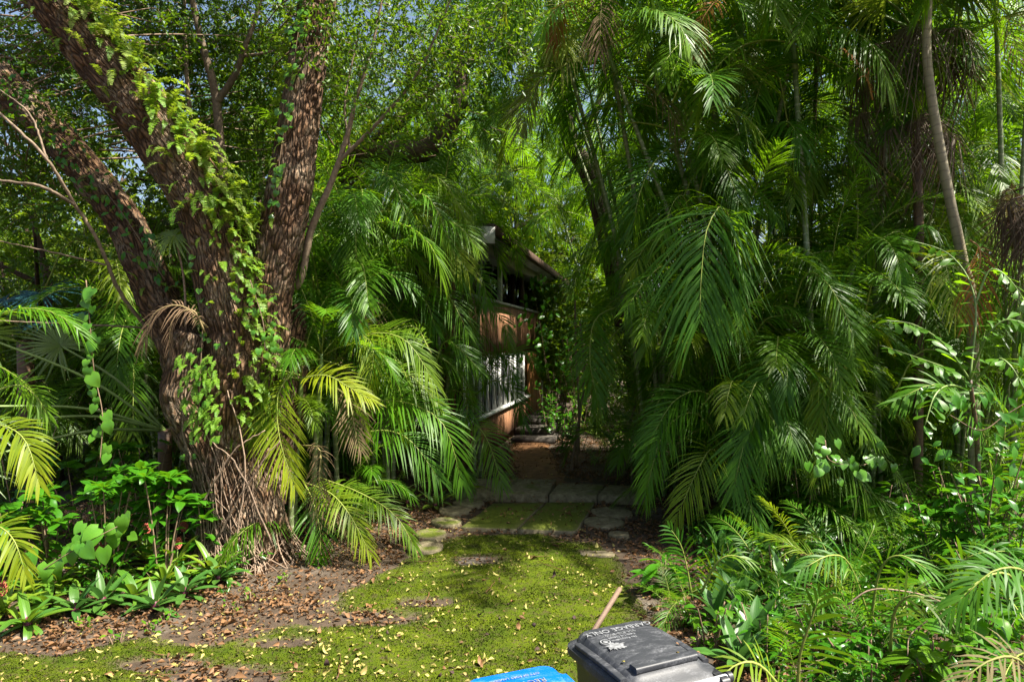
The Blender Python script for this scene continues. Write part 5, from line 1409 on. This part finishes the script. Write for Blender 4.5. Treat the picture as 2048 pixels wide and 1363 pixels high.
shrub(1950, 1330, "ribbed leaf plant in the lower right corner", .55, 7, 10, 'big', .2, 26, spread=.35, name="broadleaf_plant", yellow=.2)
shrub(1860, 1390, "bright broad leaves at the bottom edge right of the bed", .45, 5, 9, 'big', .24, 27, spread=.3, name="broadleaf_plant", yellow=.3)
shrub(1740, 1380, "low leafy plant at the bottom edge in the right bed", .35, 7, 12, 'ovate', .12, 28, spread=.35, name="broadleaf_plant")
shrub(1420, 1300, "fresh green weed growing against the bin's far side", .4, 5, 10, 'ovate', .11, 29, spread=.2, name="weed", cat="plant", yellow=.2)
shrub(1530, 1340, "leafy weed around the foot of the upright palm leaf", .4, 6, 12, 'lance', .16, 30, spread=.3, name="weed", cat="plant")
shrub(1650, 1330, "leafy ground plant between the two bright young palms", .38, 7, 12, 'ovate', .12, 31, spread=.35, name="weed", cat="plant")
shrub(1820, 1330, "dark ground plant under the arching palm leaves", .4, 8, 12, 'ovate', .13, 32, spread=.4, name="weed", cat="plant")
shrub(1990, 1250, "dark leafy shrub at the right edge of the bed", .6, 8, 13, 'ovate', .15, 33, spread=.45)
shrub(2020, 1060, "tall dark shrub at the right edge with small leaves", 1.3, 9, 15, 'ovate', .14, 34, spread=.5)
shrub(1850, 1010, "tall leafy shrub in deep shade below the fishtail palm", 1.3, 9, 15, 'ovate', .14, 35, spread=.5)
shrub(1960, 930, "dark shrub with broad leaves behind the right bed", 1.6, 9, 14, 'round', .16, 36, spread=.5)
shrub(1700, 990, "small leaved shrub in the gap between the palm clumps", 1.1, 8, 15, 'round', .12, 37, spread=.4)
shrub(1330, 1190, "sword leaved fern plant at the moss edge right of the slabs", .4, 5, 7, 'lance', .34, 38, spread=.12, name="sword_plant", cat="plant")
shrub(1390, 1250, "low green weeds between moss and spear leaves", .22, 7, 10, 'ovate', .08, 39, spread=.2, name="weed", cat="plant", yellow=.3)
shrub(1160, 900, "dark leafy shrub right of the steps", .8, 8, 15, 'ovate', .14, 40, spread=.45)
shrub(1235, 905, "shrub with thin dead twigs right of the path", .7, 8, 15, 'lance', .2, 41, spread=.5)
shrub(1130, 880, "low dark shrub at the corner of the timber steps", .7, 7, 14, 'ovate', .16, 42, spread=.4)
shrub(1290, 900, "lush shrub in half light beyond the litter", .8, 8, 14, 'lance', .22, 43, spread=.5)
shrub(1115, 800, "tangled shrub against the far end of the house", 2.2, 10, 18, 'ovate', .16, 44, spread=.6, Y=18.5)
shrub(1160, 800, "tall tangled shrub right of the house's end post", 2.6, 10, 18, 'round', .16, 45, spread=.7, Y=17.5)
shrub(1100, 800, "dark shrub crowding the right side of the timber steps", 1.3, 9, 16, 'ovate', .16, 49, spread=.45, Y=16.6)
shrub(1125, 800, "leafy shrub beside the brown path before the steps", .9, 8, 15, 'lance', .22, 50, spread=.4, Y=14.2)
creeper("climbing_vine", "tangle of creeper hanging over the balcony end of the house", [(1060, 560, 17.5), (1075, 620, 17.4), (1085, 680, 17.3), (1095, 760, 17.2)], 90, .2, .35, 46, 'ovate')
creeper("climbing_vine", "dark heart leaves trailing across the roots in the right bed", [(1650, 880, 6.9), (1660, 920, 6.8), (1720, 930, 6.8), (1760, 915, 6.9)], 26, .12, .09, 47, 'heart')
creeper("climbing_vine", "creeper with glossy leaves draped at the right edge above the bed", [(1900, 830, 6.2), (1960, 860, 6.0), (2010, 830, 6.0), (2060, 800, 6.0)], 60, .16, .22, 48, 'ovate')
for k, (px, py) in enumerate(((160, 1255), (300, 1265), (235, 1290), (500, 1200), (560, 1165), (590, 1120), (470, 1220), (330, 1240), (640, 1130), (1390, 1290))):
    shrub(px, py, ["tiny weed in the litter below the left front rosettes", "tiny weed tuft in the sunny litter right of the front rosettes", "bright sprout in the litter nearest the mossy sand", "sprout in the soil right of the dark end rosette", "sprout between oak roots and moss", "sprout under the hanging green palm leaf", "sprout in the leaf litter below the end rosette", "sprout under the small pale rosette", "sprout at the tip of the grounded palm leaf", "sprout between the bin and the moss edge"][k], .09, 4, 5, 'ovate', .065, 60 + k, name="sprout", cat="plant", spread=.08, yellow=.4)

shrub(1955, 900, "leafy shrub hiding the foot of the leaning palm", 1.35, 11, 20, 'ovate', .17, 51, spread=.5, Y=6.5)
shrub(2020, 900, "dark shrub at the right edge below the fishtail leaves", 1.15, 10, 20, 'round', .15, 52, spread=.45, Y=6.1)
shrub(1880, 900, "dark broad shrub left of the leaning palm's foot", 1.1, 10, 18, 'ovate', .16, 53, spread=.5, Y=6.6)
# fishtail palm
fh = thing("fishtail_palm", g0(1960, 6.9), "fishtail palm with ragged wedge leaflets catching the sun at the right", "palm")
stem_tube("trunk", [g0(1960, 6.9), P(1955, 900, 6.9), P(1940, 760, 6.8)], .03, .02, 'brown_cane', fh, 8, 14)
def fish_branch(pts, n, size, seed):
    C = resample([P(*p) for p in pts], 20); stem_tube("leaf_stalk", C, .012, .004, 'shaft', fh, 5, 20)
    for j in range(n):
        i = int(3 + 16 * j / n); T = nrm(C[min(i + 1, 19)] - C[i - 1]); s = nrm(np.cross(T, A3(0, -.3, .9))) * (-1) ** j
        d = T * .5 + s * .9 + A3(0, -.15, U(-.3, .1))
        put_leaf('fish', C[i], d, size * U(.7, 1.2), fh, up=(0, -.2, .95), roll=U(-.5, .5), name="leaflet")
fish_branch([(1940, 760, 6.8), (1890, 690, 6.5), (1830, 650, 6.3), (1770, 640, 6.2)], 26, .19, 1)
fish_branch([(1940, 770, 6.8), (1900, 740, 6.4), (1850, 720, 6.2), (1760, 690, 6.0)], 24, .19, 2)
fish_branch([(1940, 760, 6.8), (1970, 680, 6.5), (2010, 640, 6.4), (2060, 650, 6.3)], 22, .19, 3)
fish_branch([(1945, 770, 6.7), (1990, 720, 6.3), (2020, 730, 6.1), (2050, 780, 6.0)], 22, .18, 4)
fish_branch([(1940, 780, 6.7), (1900, 770, 6.3), (1870, 790, 6.1), (1850, 850, 6.0)], 20, .18, 5)
fh2 = fh
fish_branch([(1940, 760, 6.8), (1950, 600, 7.0), (1900, 510, 7.2), (1800, 475, 7.3)], 26, .2, 6)
fish_branch([(1950, 610, 7.0), (1980, 540, 7.0), (2020, 560, 6.9), (2060, 620, 6.8)], 18, .19, 7)
# twigs hanging over the right bed
tw = thing("dry_twig", P(1700, 1205, 4.5), "dry curved twig arching over the young palms of the right bed", "twig")
stem_tube("stem", [P(1695, 1208, 4.5), P(1745, 1178, 4.5), P(1830, 1185, 4.5), P(1890, 1205, 4.6)], .006, .004, 'root', tw, 5, 16)
stem_tube("side_twig", [P(1855, 1240, 4.4), P(1820, 1270, 4.35), P(1815, 1310, 4.3)], .005, .003, 'root', tw, 5, 10)
for k, (pts, lab) in enumerate((([(1158, 830, 13), (1152, 700, 13), (1150, 600, 13)], "thin dark bare stem right of the house end"), ([(1148, 900, 12.6), (1168, 760, 12.6), (1160, 640, 12.7)], "thin brown bare stem with a slight bend right of the steps"), ([(1255, 870, 12), (1290, 740, 12), (1310, 650, 12.1)], "slanting pale cane between the palms right of the path"), ([(1270, 850, 11.5), (1330, 740, 11.6), (1370, 640, 11.7)], "pale slanting cane beside the orange leaf sheath"))):
    C = [P(*p) for p in pts]; C = [A3(C[0][0] - .05, C[0][1], 0)] + C
    o = stem_tube("bare_sapling", C, .03, .018, 'twig' if k < 2 else 'smooth_bark', None, 6, 20)
    tag(o, lab, "sapling")
# dense background hedge that reads as one mass
r_ = np.random.default_rng(77); cs = []
for (x0, x1, Y0, Y1, z0, z1, n) in ((-9, -3.6, 9.8, 12.5, 0, 3.4, 900), (-14, -3.5, 12.5, 16, 0, 3.4, 900), (-16, -6, 17, 22, 0, 3.2, 500), (4, 12, 12, 15, 0, 2.2, 700), (1.5, 6, 17, 21, 0, 3.0, 600), (5, 16, 17, 23, 0, 3.5, 600)):
    p = np.stack([r_.uniform(x0, x1, n), r_.uniform(Y0, Y1, n), r_.uniform(z0, z1, n)], -1)
    p[:, 2] *= .4 + 1.0 * fbm(p[:, 0] * .9, p[:, 1] * .9); cs.append(p)
o = obj("undergrowth", sprigs(np.concatenate(cs), 9, nleaf=12, size=.11, length=.4, twig=.004).mesh("undergrowth", smooth=False), M['back'])
tag(o, "dense shaded undergrowth filling the garden behind the palms", "undergrowth", kind="stuff")

r_ = np.random.default_rng(78)
n = 5200; p = np.stack([r_.uniform(-34, 36, n), r_.uniform(30, 36, n), r_.uniform(0, 1, n)], -1)
p[:, 2] *= 4 + 9 * fbm(p[:, 0] * .22, p[:, 1] * 0 + 3)
o = obj("far_woods", sprigs(p, 79, nleaf=12, size=.32, length=.9, twig=.012).mesh("far_woods", smooth=False), M['back']); o.color = (.12, 0, 0, 1)
tag(o, "far mass of trees closing the view behind the garden", "woods", kind="stuff")
n = 1500; cs = []
for (x0, x1, Y0, Y1, n) in ((1.6, 6.0, 4.3, 8.8, 1700), (-5.5, -2.6, 6.4, 9.5, 260)):
    cs.append(np.stack([r_.uniform(x0, x1, n), r_.uniform(Y0, Y1, n), r_.uniform(.02, .2, n)], -1))
cs = np.concatenate(cs); cs = cs[(cs[:, 0] > 1.9 + (cs[:, 1] - 4.3) * .06) | (cs[:, 0] < 0)]
o = obj("ground_cover", sprigs(cs, 80, nleaf=9, size=.075, length=.2, twig=.003, droop=-.2).mesh("ground_cover", smooth=False), M['shrub'])
tag(o, "low leafy ground cover between the larger plants of the beds", "ground cover", kind="stuff")
# ------------------------------------------------------------------ wheeled bins
def plastic(name, c, rough=.4, scuff=(.4, .4, .4), amt=.25):
    m, n, l = newmat(name)
    out = n.new("ShaderNodeOutputMaterial"); tc = n.new("ShaderNodeTexCoord")
    nz = n.new("ShaderNodeTexNoise"); nz.inputs['Scale'].default_value = 7; nz.inputs['Detail'].default_value = 8; nz.inputs['Roughness'].default_value = .7
    mp = n.new("ShaderNodeMapping"); mp.inputs['Scale'].default_value = (1, 2.6, 1); l.new(tc.outputs['Object'], mp.inputs[0]); l.new(mp.outputs[0], nz.inputs['Vector'])
    fine = n.new("ShaderNodeTexNoise"); fine.inputs['Scale'].default_value = 120; fine.inputs['Detail'].default_value = 3; l.new(tc.outputs['Object'], fine.inputs['Vector'])
    f = math_(n, l, 'MULTIPLY', math_(n, l, 'MULTIPLY_ADD', nz.outputs['Fac'], 5.0, -2.4, clamp=True), math_(n, l, 'MULTIPLY_ADD', fine.outputs['Fac'], 3.0, -1.0, clamp=True))
    col = mixc(n, l, math_(n, l, 'MULTIPLY', f, amt), c, scuff)
    b = n.new("ShaderNodeBsdfPrincipled"); l.new(col, b.inputs['Base Color'])
    l.new(math_(n, l, 'MULTIPLY_ADD', nz.outputs['Fac'], .3, rough - .12), b.inputs['Roughness'])
    bp_ = n.new("ShaderNodeBump"); bp_.inputs['Strength'].default_value = .12; bp_.inputs['Distance'].default_value = .003
    l.new(fine.outputs['Fac'], bp_.inputs['Height']); l.new(bp_.outputs[0], b.inputs['Normal']); l.new(b.outputs[0], out.inputs[0]); return m
M['bin_black'] = plastic('black_plastic', (0.012, 0.013, 0.015), .4, (.14, .14, .15), .5)
M['bin_grey'] = plastic('dark_grey_plastic', (0.02, 0.022, 0.027), .5, (.17, .175, .19), .6)
M['bin_blue'] = plastic('blue_plastic', (0.0, 0.09, 0.42), .36, (.3, .45, .62), .3)
M['bin_navy'] = plastic('navy_plastic', (0.01, 0.02, 0.16), .35, (.2, .2, .4), .3)
M['rubber'] = plain('tyre_rubber', (0.02, 0.02, 0.02), .8, .2, .2, 20, .1)
M['print'] = plain('white_print', (0.12, 0.125, 0.13), .6, .3, .4, 45, 0, c2=(0.26, 0.27, 0.285))
M['stick'] = plain('weathered_broomstick', (0.12, 0.08, 0.055), .7, .3, .3, 8, .15, stretch=(20, 20, 1))
M['steel'] = plain('worn_bar', (0.3, 0.31, 0.33), .3, .5, .2, 20, .05)

def loft(rings, cap0=True, cap1=True):
    """skin through closed rings of equal point count"""
    k = len(rings[0]); n = len(rings); V = np.concatenate(rings)
    a = np.arange(k); b = (a + 1) % k
    Q = np.concatenate([np.stack([j * k + a, j * k + b, (j + 1) * k + b, (j + 1) * k + a], -1) for j in range(n - 1)]); T = []
    if cap0: V = np.vstack([V, rings[0].mean(0)]); T.append(np.stack([b, a, np.full(k, len(V) - 1)], -1))
    if cap1: V = np.vstack([V, rings[-1].mean(0)]); T.append(np.stack([(n - 1) * k + a, (n - 1) * k + b, np.full(k, len(V) - 1)], -1))
    return V, Q, (np.concatenate(T) if T else None)
def rrect(w, d, r, z, cx=0, cy=0, seg=5, zf=None):
    """rounded rectangle ring, width w along X, depth d along Y"""
    out = []
    for q, (sx, sy) in enumerate(((1, 1), (-1, 1), (-1, -1), (1, -1))):
        for t in np.linspace(0, math.pi / 2, seg):
            a = q * math.pi / 2 + t
            x, y = cx + sx * (w / 2 - r) + r * math.cos(a), cy + sy * (d / 2 - r) + r * math.sin(a)
            out.append((x, y, z if zf is None else zf(x, y)))
    return np.array(out)

def text_obj(body, size, loc, rot, mat, parent, extr=.0006, align='CENTER'):
    cu = bpy.data.curves.new("lettering", 'FONT'); cu.body = body; cu.size = size; cu.extrude = extr; cu.align_x = align; cu.align_y = 'CENTER'
    tmp = bpy.data.objects.new("t", cu); COL.objects.link(tmp)
    bpy.context.view_layer.update()
    me = bpy.data.meshes.new_from_object(tmp.evaluated_get(bpy.context.evaluated_depsgraph_get())); bpy.data.objects.remove(tmp)
    me.materials.clear(); me.materials.append(M[mat])
    o = bpy.data.objects.new("lettering", me); COL.objects.link(o); o.parent = parent; o.location = loc; o.rotation_euler = rot
    return o

def wheelie_bin(name, label, loc, rot, w, d, H, lidm, bodym, sidem, texts):
    """cart: local +Y is the front (opening) side, -Y the hinge and handle side"""
    root = thing(name, loc, label, "bin"); root.rotation_euler = (0, 0, rot)
    def part(nm, V, Q, T, mat, loc_=(0, 0, 0), par=root, smooth=True, ang=35):
        me = mesh(nm, V, Q, T, smooth); me.materials.append(M[mat])
        o = bpy.data.objects.new(nm, me); COL.objects.link(o); o.parent = par; o.location = loc_
        if smooth: me.set_sharp_from_angle(angle=math.radians(ang))
        return o
    zr = H - .085
    rings = [rrect(w * .74, d * .70, .05, .05, 0, .02), rrect(w * .78, d * .74, .06, .08, 0, .02), rrect(w * .9, d * .88, .06, zr - .1), rrect(w * .93, d * .92, .06, zr - .02), rrect(w * .98, d * .97, .06, zr - .02), rrect(w * .98, d * .97, .06, zr), rrect(w * .9, d * .88, .05, zr), rrect(w * .72, d * .68, .05, .1, 0, .02)]
    part("body", *loft(rings), sidem)
    # lid: skirt, raised domed panel sloping down to the hinge side, bulging towards the front edge
    def top(x, y): return zr + .012 + .062 * max(0, 1 - (2 * x / w) ** 4) * (1 - .25 * ((2 * y / d) ** 2)) * (1 if y > -d * .36 else .55)
    skirt = [rrect(w * 1.03, d * 1.04, .075, zr - .03), rrect(w * 1.045, d * 1.055, .078, zr - .012), rrect(w * 1.04, d * 1.05, .078, zr + .006), rrect(w * .97, d * .98, .07, zr + .018)]
    inner = [rrect(w * .86, d * .92, .06, 0, 0, .01, zf=lambda x, y: zr + .026), rrect(w * .80, d * .86, .05, 0, 0, .012, zf=lambda x, y: zr + .052 - .012 * (y < -d * .2)),
             rrect(w * .76, d * .82, .05, 0, 0, .012, zf=lambda x, y: zr + .062 - .014 * (y < -d * .2)), rrect(w * .5, d * .5, .05, zr + .068, 0, .01), rrect(w * .2, d * .2, .02, zr + .07, 0, .01)]
    lid = part("lid", *loft(skirt + inner, False, True), lidm, ang=28)
    # raised bar across the lid above the hinge
    bx = [rrect(.045, .035, .008, 0)]
    V, Q, T = loft([np.c_[np.full(len(q), xx), q[:, 0] * 1.0 - d * .335, q[:, 1] + zr + .062] for xx in np.linspace(-w * .34, w * .34, 6) for q in [rrect(.055, .03, .010, 0)[:, :2]]])
    part("lid_rib", V, Q, T, lidm, par=lid)
    for s in (-1, 1):     # side grips pressed into the lid
        V, Q, T = loft([np.c_[s * (w * .455) + q[:, 0], np.full(len(q), yy), q[:, 1] + zr + .026 + .006 * math.sin((yy + d / 2) * 7)] for yy in np.linspace(-d * .36, d * .34, 10) for q in [rrect(.035, .02, .006, 0)[:, :2]]])
        part("lid_flange", V, Q, T, lidm, par=lid)
    # handle bar and brackets
    V, Q, T = tube(np.array([(-w * .52, -d * .56, zr), (w * .52, -d * .56, zr)]), .017, 12); part("handle", V, Q, T, 'steel' if lidm == 'bin_grey' else lidm)
    for s in (-1, 1):
        V, Q, T = loft([np.c_[np.full(len(q), s * w * .44 + dx), q[:, 0] - d * .52, q[:, 1] + zr - .03] for dx in (-.02, .02) for q in [rrect(.12, .09, .02, 0)[:, :2]]]); part("handle_bracket", V, Q, T, bodym)
        V, Q, T = tube(np.array([(s * w * .50, -d * .56, zr), (s * w * .545, -d * .56, zr)]), .024, 12); part("hinge_cap", V, Q, T, bodym)
        # wheels
        V, Q, T = tube(np.array([(s * w * .36, -d * .33, .115), (s * w * .37, -d * .33, .115), (s * w * .47, -d * .33, .115), (s * w * .48, -d * .33, .115)]), [.095, .115, .115, .095], 22)
        wh = part("wheel", V, Q, T, 'rubber')
        V, Q, T = tube(np.array([(s * w * .475, -d * .33, .115), (s * w * .485, -d * .33, .115)]), .06, 16); part("hub", V, Q, T, bodym, par=wh)
    V, Q, T = tube(np.array([(-w * .45, -d * .33, .115), (w * .45, -d * .33, .115)]), .012, 8); part("axle", V, Q, T, 'steel')
    for body, size, x, y in texts:
        text_obj(body, size, (x, y, zr + .0715), (0, 0, math.pi), 'print', lid)
    return root, lid, zr

a_ = math.atan2(.17, .368)
c_ = (A3(.304, 3.264, 0) + A3(.672, 3.434, 0) + A3(.957, 3.017, 0) + A3(.539, 2.82, 0)) / 4
bk, lid, zr = wheelie_bin("wheeled_bin", "black wheeled garbage bin with worn white print on its lid", Vector(c_ + A3(-.03, .02, 0)), a_, .48, .55, 1.02, 'bin_grey', 'bin_black', 'bin_black', [
    ("GARBAGE ONLY", .050, 0.0, .175), ("954-828-8000", .030, -.02, .128), ("Keep Lid Closed", .022, -.03, .098), ("No Recyclables", .022, -.035, .070)])
# round emblem and worn patch on the lid, its white reflection painted in pale
def flat_ring(r0, r1, n=24):
    a = np.arange(n) / n * 6.28318; V = np.concatenate([np.stack([np.cos(a) * r0, np.sin(a) * r0, a * 0], -1), np.stack([np.cos(a) * r1, np.sin(a) * r1, a * 0], -1)])
    k = np.arange(n); return V, np.stack([k, n + k, n + (k + 1) % n, (k + 1) % n], -1)
for (r0, r1) in ((.020, .025), (.0, .012)):
    V, Q = flat_ring(r0 + 1e-4, r1); me = mesh("emblem", V, Q, None, False); me.materials.append(M['print']); o = bpy.data.objects.new("emblem", me); COL.objects.link(o); o.parent = lid; o.location = (-.135, .075, zr + .0722)
r = np.random.default_rng(4); a = np.arange(40) / 40 * 6.283; R = .035 * (1 + .45 * r.normal(0, 1, 40) * .5)
V = np.vstack([np.stack([np.cos(a) * R * 1.3, np.sin(a) * R, a * 0], -1), [[0, 0, 0]]]); k = np.arange(40)
me = mesh("worn_glint", V, None, np.stack([k, (k + 1) % 40, np.full(40, 40)], -1), False); me.materials.append(M['print']); o = bpy.data.objects.new("worn_glint", me); COL.objects.link(o); o.parent = lid; o.location = (-.115, .02, zr + .0718)

b1 = A3(.150, 2.96, 0); ux = A3(math.cos(a_ - .02), math.sin(a_ - .02), 0); uy = A3(-ux[1], ux[0], 0)
c2 = b1 - ux * .19 - uy * .25
bl, lid2, zr2 = wheelie_bin("wheeled_bin", "blue wheeled recycling bin whose lid shows at the bottom edge", Vector(c2), a_ - .05, .50, .55, 1.03, 'bin_blue', 'bin_navy', 'bin_blue', [
    ("CITY OF FORT LAUDERDALE", .020, -.02, .17), ("RECYCLE", .045, .02, .11)])

# stick poking out from under the black lid
p1 = P(1240, 1176, 3.75); p0 = P(1161, 1303, 3.3)
C = np.array([p0, p1 - (p1 - p0) * .012, p1 - (p1 - p0) * .004, p1])
V, Q, T = tube(C, [.0135, .0135, .012, .008], 14)
o = obj("broomstick", MB().add(V, Q, T).mesh("broomstick", origin=p0), M['stick'], None, Vector(p0))
tag(o, "bare wooden stick poking up from under the black bin's lid", "stick")

# ------------------------------------------------------------------ fallen leaves
def gtop(x, y):
    m = moss_mask(x, y); h = np.clip(m / .22, -1, 1)
    return gz(x, y) + np.where(h > 0, .004 + .020 * np.clip(h, 0, 1) ** .6, 0) + .006
SL = [(np.array([G(*p)[:2] for p in q]), z) for q, z in (([(922, 1052), (1152, 1060), (1190, 1003), (986, 1005)], .066), ([(912, 981), (1294, 993), (1300, 970), (1112, 957), (950, 956)], .136))]
def surf(x, y):
    z = gtop(x, y)
    for poly, zz in SL: z = np.where(poly_dist(x, y, poly) > -.02, np.maximum(z, zz), z)
    return z
CURL = [blade("leaf", M['litter'], 1, .42, OVATE, f, c, n=5, wave=w_, seed=k) for k, (f, c, w_) in enumerate(((.6, 1.2, .2), (.9, .6, .3), (.3, 1.8, .3)))]
rl = np.random.default_rng(5); cnt = 0; tries = 0
spots = []
while len(spots) < 300 and tries < 60000:
    tries += 1
    px, py = rl.uniform(130, 1270), rl.uniform(1090, 1375)
    p = G(px, py)
    if moss_mask(np.array([p[0]]), np.array([p[1]]))[0] < .03: continue
    if py > 1230 and px > 1100 + (1363 - py) * .2: continue
    if rl.random() > (.35 + .65 * (py - 1090) / 285) * np.clip(fbm(p[0] * 2.2, p[1] * 2.2) * 4 - 1.35, .08, 1): continue
    spots.append(p)
for p in spots:
    z = float(surf(np.array([p[0]]), np.array([p[1]]))[0])
    o = obj("fallen_leaf", CURL[int(rl.integers(3))], None, None, (p[0], p[1], z + .004))
    a = rl.uniform(0, 6.28); up = (rl.normal(0, .35), rl.normal(0, .35), 1 if rl.random() < .6 else -1)
    o.rotation_euler = basis((math.cos(a), math.sin(a), rl.normal(.1, .12)), up)
    s = float(np.clip(rl.lognormal(-2.85, .32), .03, .1)); o.scale = (s, s * rl.uniform(.7, 1.1), s)
    q = rl.random(); o.color = ((rl.uniform(.6, 1) if q < .72 else .45 if q < .86 else 0), (.0 if q < .93 else .9), 0, 1)
    tag(o, "small curled yellow or brown leaf lying on the moss carpet", "leaf", "single leaves fallen on the moss")
# litter that nobody could count
def litter(n, seed, fn, size, yel):
    r = np.random.default_rng(seed); out = []
    while len(out) < 1 or sum(len(o_) for o_ in out) < n:
        x = r.uniform(-6.5, 5.5, 40000); y = 4.2 + (17.0 - 4.2) * r.random(40000) ** 1.6
        k = r.random(40000) < fn(x, y); out.append(np.stack([x[k], y[k]], -1))
    p = np.concatenate(out)[:n]; c = np.c_[p, surf(p[:, 0], p[:, 1]) + r.uniform(.0, .022, n)]
    d = r.normal(0, 1, (n, 3)); d[:, 2] *= .25
    V, T, A = leaf_cloud(c, d, size, seed, asp=.5, fold=.6)
    return V, T, A
def brown_w(x, y):
    m = moss_mask(x, y); w = np.clip(.25 - m * 2.2, .015, 1)
    w = w * (.25 + 1.3 * np.clip(fbm(x * 1.7 + 3, y * 1.7) * 2 - .6, 0, 1))
    on = np.zeros_like(x)
    for poly, zz in SL: on = np.maximum(on, poly_dist(x, y, poly) > -.02)
    return w * np.where(on > 0, .12, 1)
lm = MB()
for q, (n_, sz) in enumerate(((34000, .035), (22000, .055), (5000, .085))):
    V, T, A = litter(n_, 11 + q, brown_w, sz, 0); lm.add(V, None, T, A)
rs = np.random.default_rng(8)
for q in range(150):          # dry sticks lying in the litter
    x, y = rs.uniform(-5, 3), rs.uniform(4.6, 11)
    if moss_mask(np.array([x]), np.array([y]))[0] > .15 and rs.random() < .75: continue
    a = rs.uniform(0, 6.28); L = rs.uniform(.1, .45); t_ = np.linspace(-.5, .5, 6)
    px_, py_ = x + np.cos(a) * L * t_ + rs.normal(0, .008, 6), y + np.sin(a) * L * t_ + rs.normal(0, .008, 6)
    V, Q, T = tube(np.stack([px_, py_, surf(px_, py_) + .008], -1), np.linspace(.005, .002, 6), 4); lm.add(V, Q, T, np.tile([[rs.random(), 0, 0.]], (len(V), 1)))
o = obj("leaf_litter", lm.mesh("leaf_litter", smooth=False), M['litter']); tag(o, "brown leaf litter spread over the soil around trunks and slabs", "leaf litter", kind="stuff")
def yel_w(x, y): return np.clip(fbm(x * 2.6 + 7, y * 2.6) * 5 - 1.9, .03, 1) * np.clip(.35 - .28 * np.abs(moss_mask(x, y)), .1, .6) * np.where(y < 10.5, 1, .12) * np.where((x < 1.0) & (x > -5), 1, .15)
V, T, A = litter(1500, 2, yel_w, .045, 1)
o = obj("leaf_litter", mesh("leaf_litter", V, None, T, False, {"tint": A}), M['litter']); o.color = (.75, 0, 0, 1)
tag(o, "pale yellow fallen leaflets thinly scattered over moss and slabs", "leaf litter", kind="stuff")
for k, (px, py, s) in enumerate(((997, 1243, .03), (1038, 1246, .032), (1071, 1255, .04), (1145, 1240, .038), (958, 1236, .028))):
    p = G(px, py); z = float(surf(np.array([p[0]]), np.array([p[1]]))[0])
    me = blade("leaf", M['litter'], 1, .7, OVATE, .5, 2.4, n=6, wave=.4, seed=50 + k)
    o = obj("dead_leaf", me, None, None, (p[0], p[1], z + .01)); o.rotation_euler = basis((math.cos(k * 1.9), math.sin(k * 1.9), .2)); o.scale = (s * 1.8,) * 3; o.color = (0, 1, 0, 1)
    tag(o, ["dark shrivelled leaf on the moss, second from the left of the dark ones", "small dark shrivelled leaf near the middle of the moss", "large dark curled leaf on the moss left of the stick", "dark curled leaf nearest the stick", "dark shrivelled leaf farthest left on the sunny moss"][k], "leaf")

for k, (x, y, s, q) in enumerate(((.16, -.06, .035, 0), (.11, -.15, .03, .3), (-.05, .05, .016, 0), (.19, -.17, .04, 0), (-.16, -.12, .03, .8))):
    w_ = Matrix.Rotation(a_, 4, 'Z') @ Vector((x, y, 0)); o = obj("fallen_leaf", CURL[k % 3], None, None, Vector((bk.location[0] + w_[0], bk.location[1] + w_[1], zr + .066)))
    o.rotation_euler = basis((math.cos(k * 2.1), math.sin(k * 2.1), .05)); o.scale = (s,) * 3; o.color = (q, 0, 0, 1)
    tag(o, ["orange leaf lying on the black lid's right half", "yellowish leaf on the black lid before its ridge", "tiny brown crumb of leaf in the middle of the black lid", "curled orange leaf at the black lid's right rear corner", "pale leaf caught in the black lid's left groove"][k], "leaf")
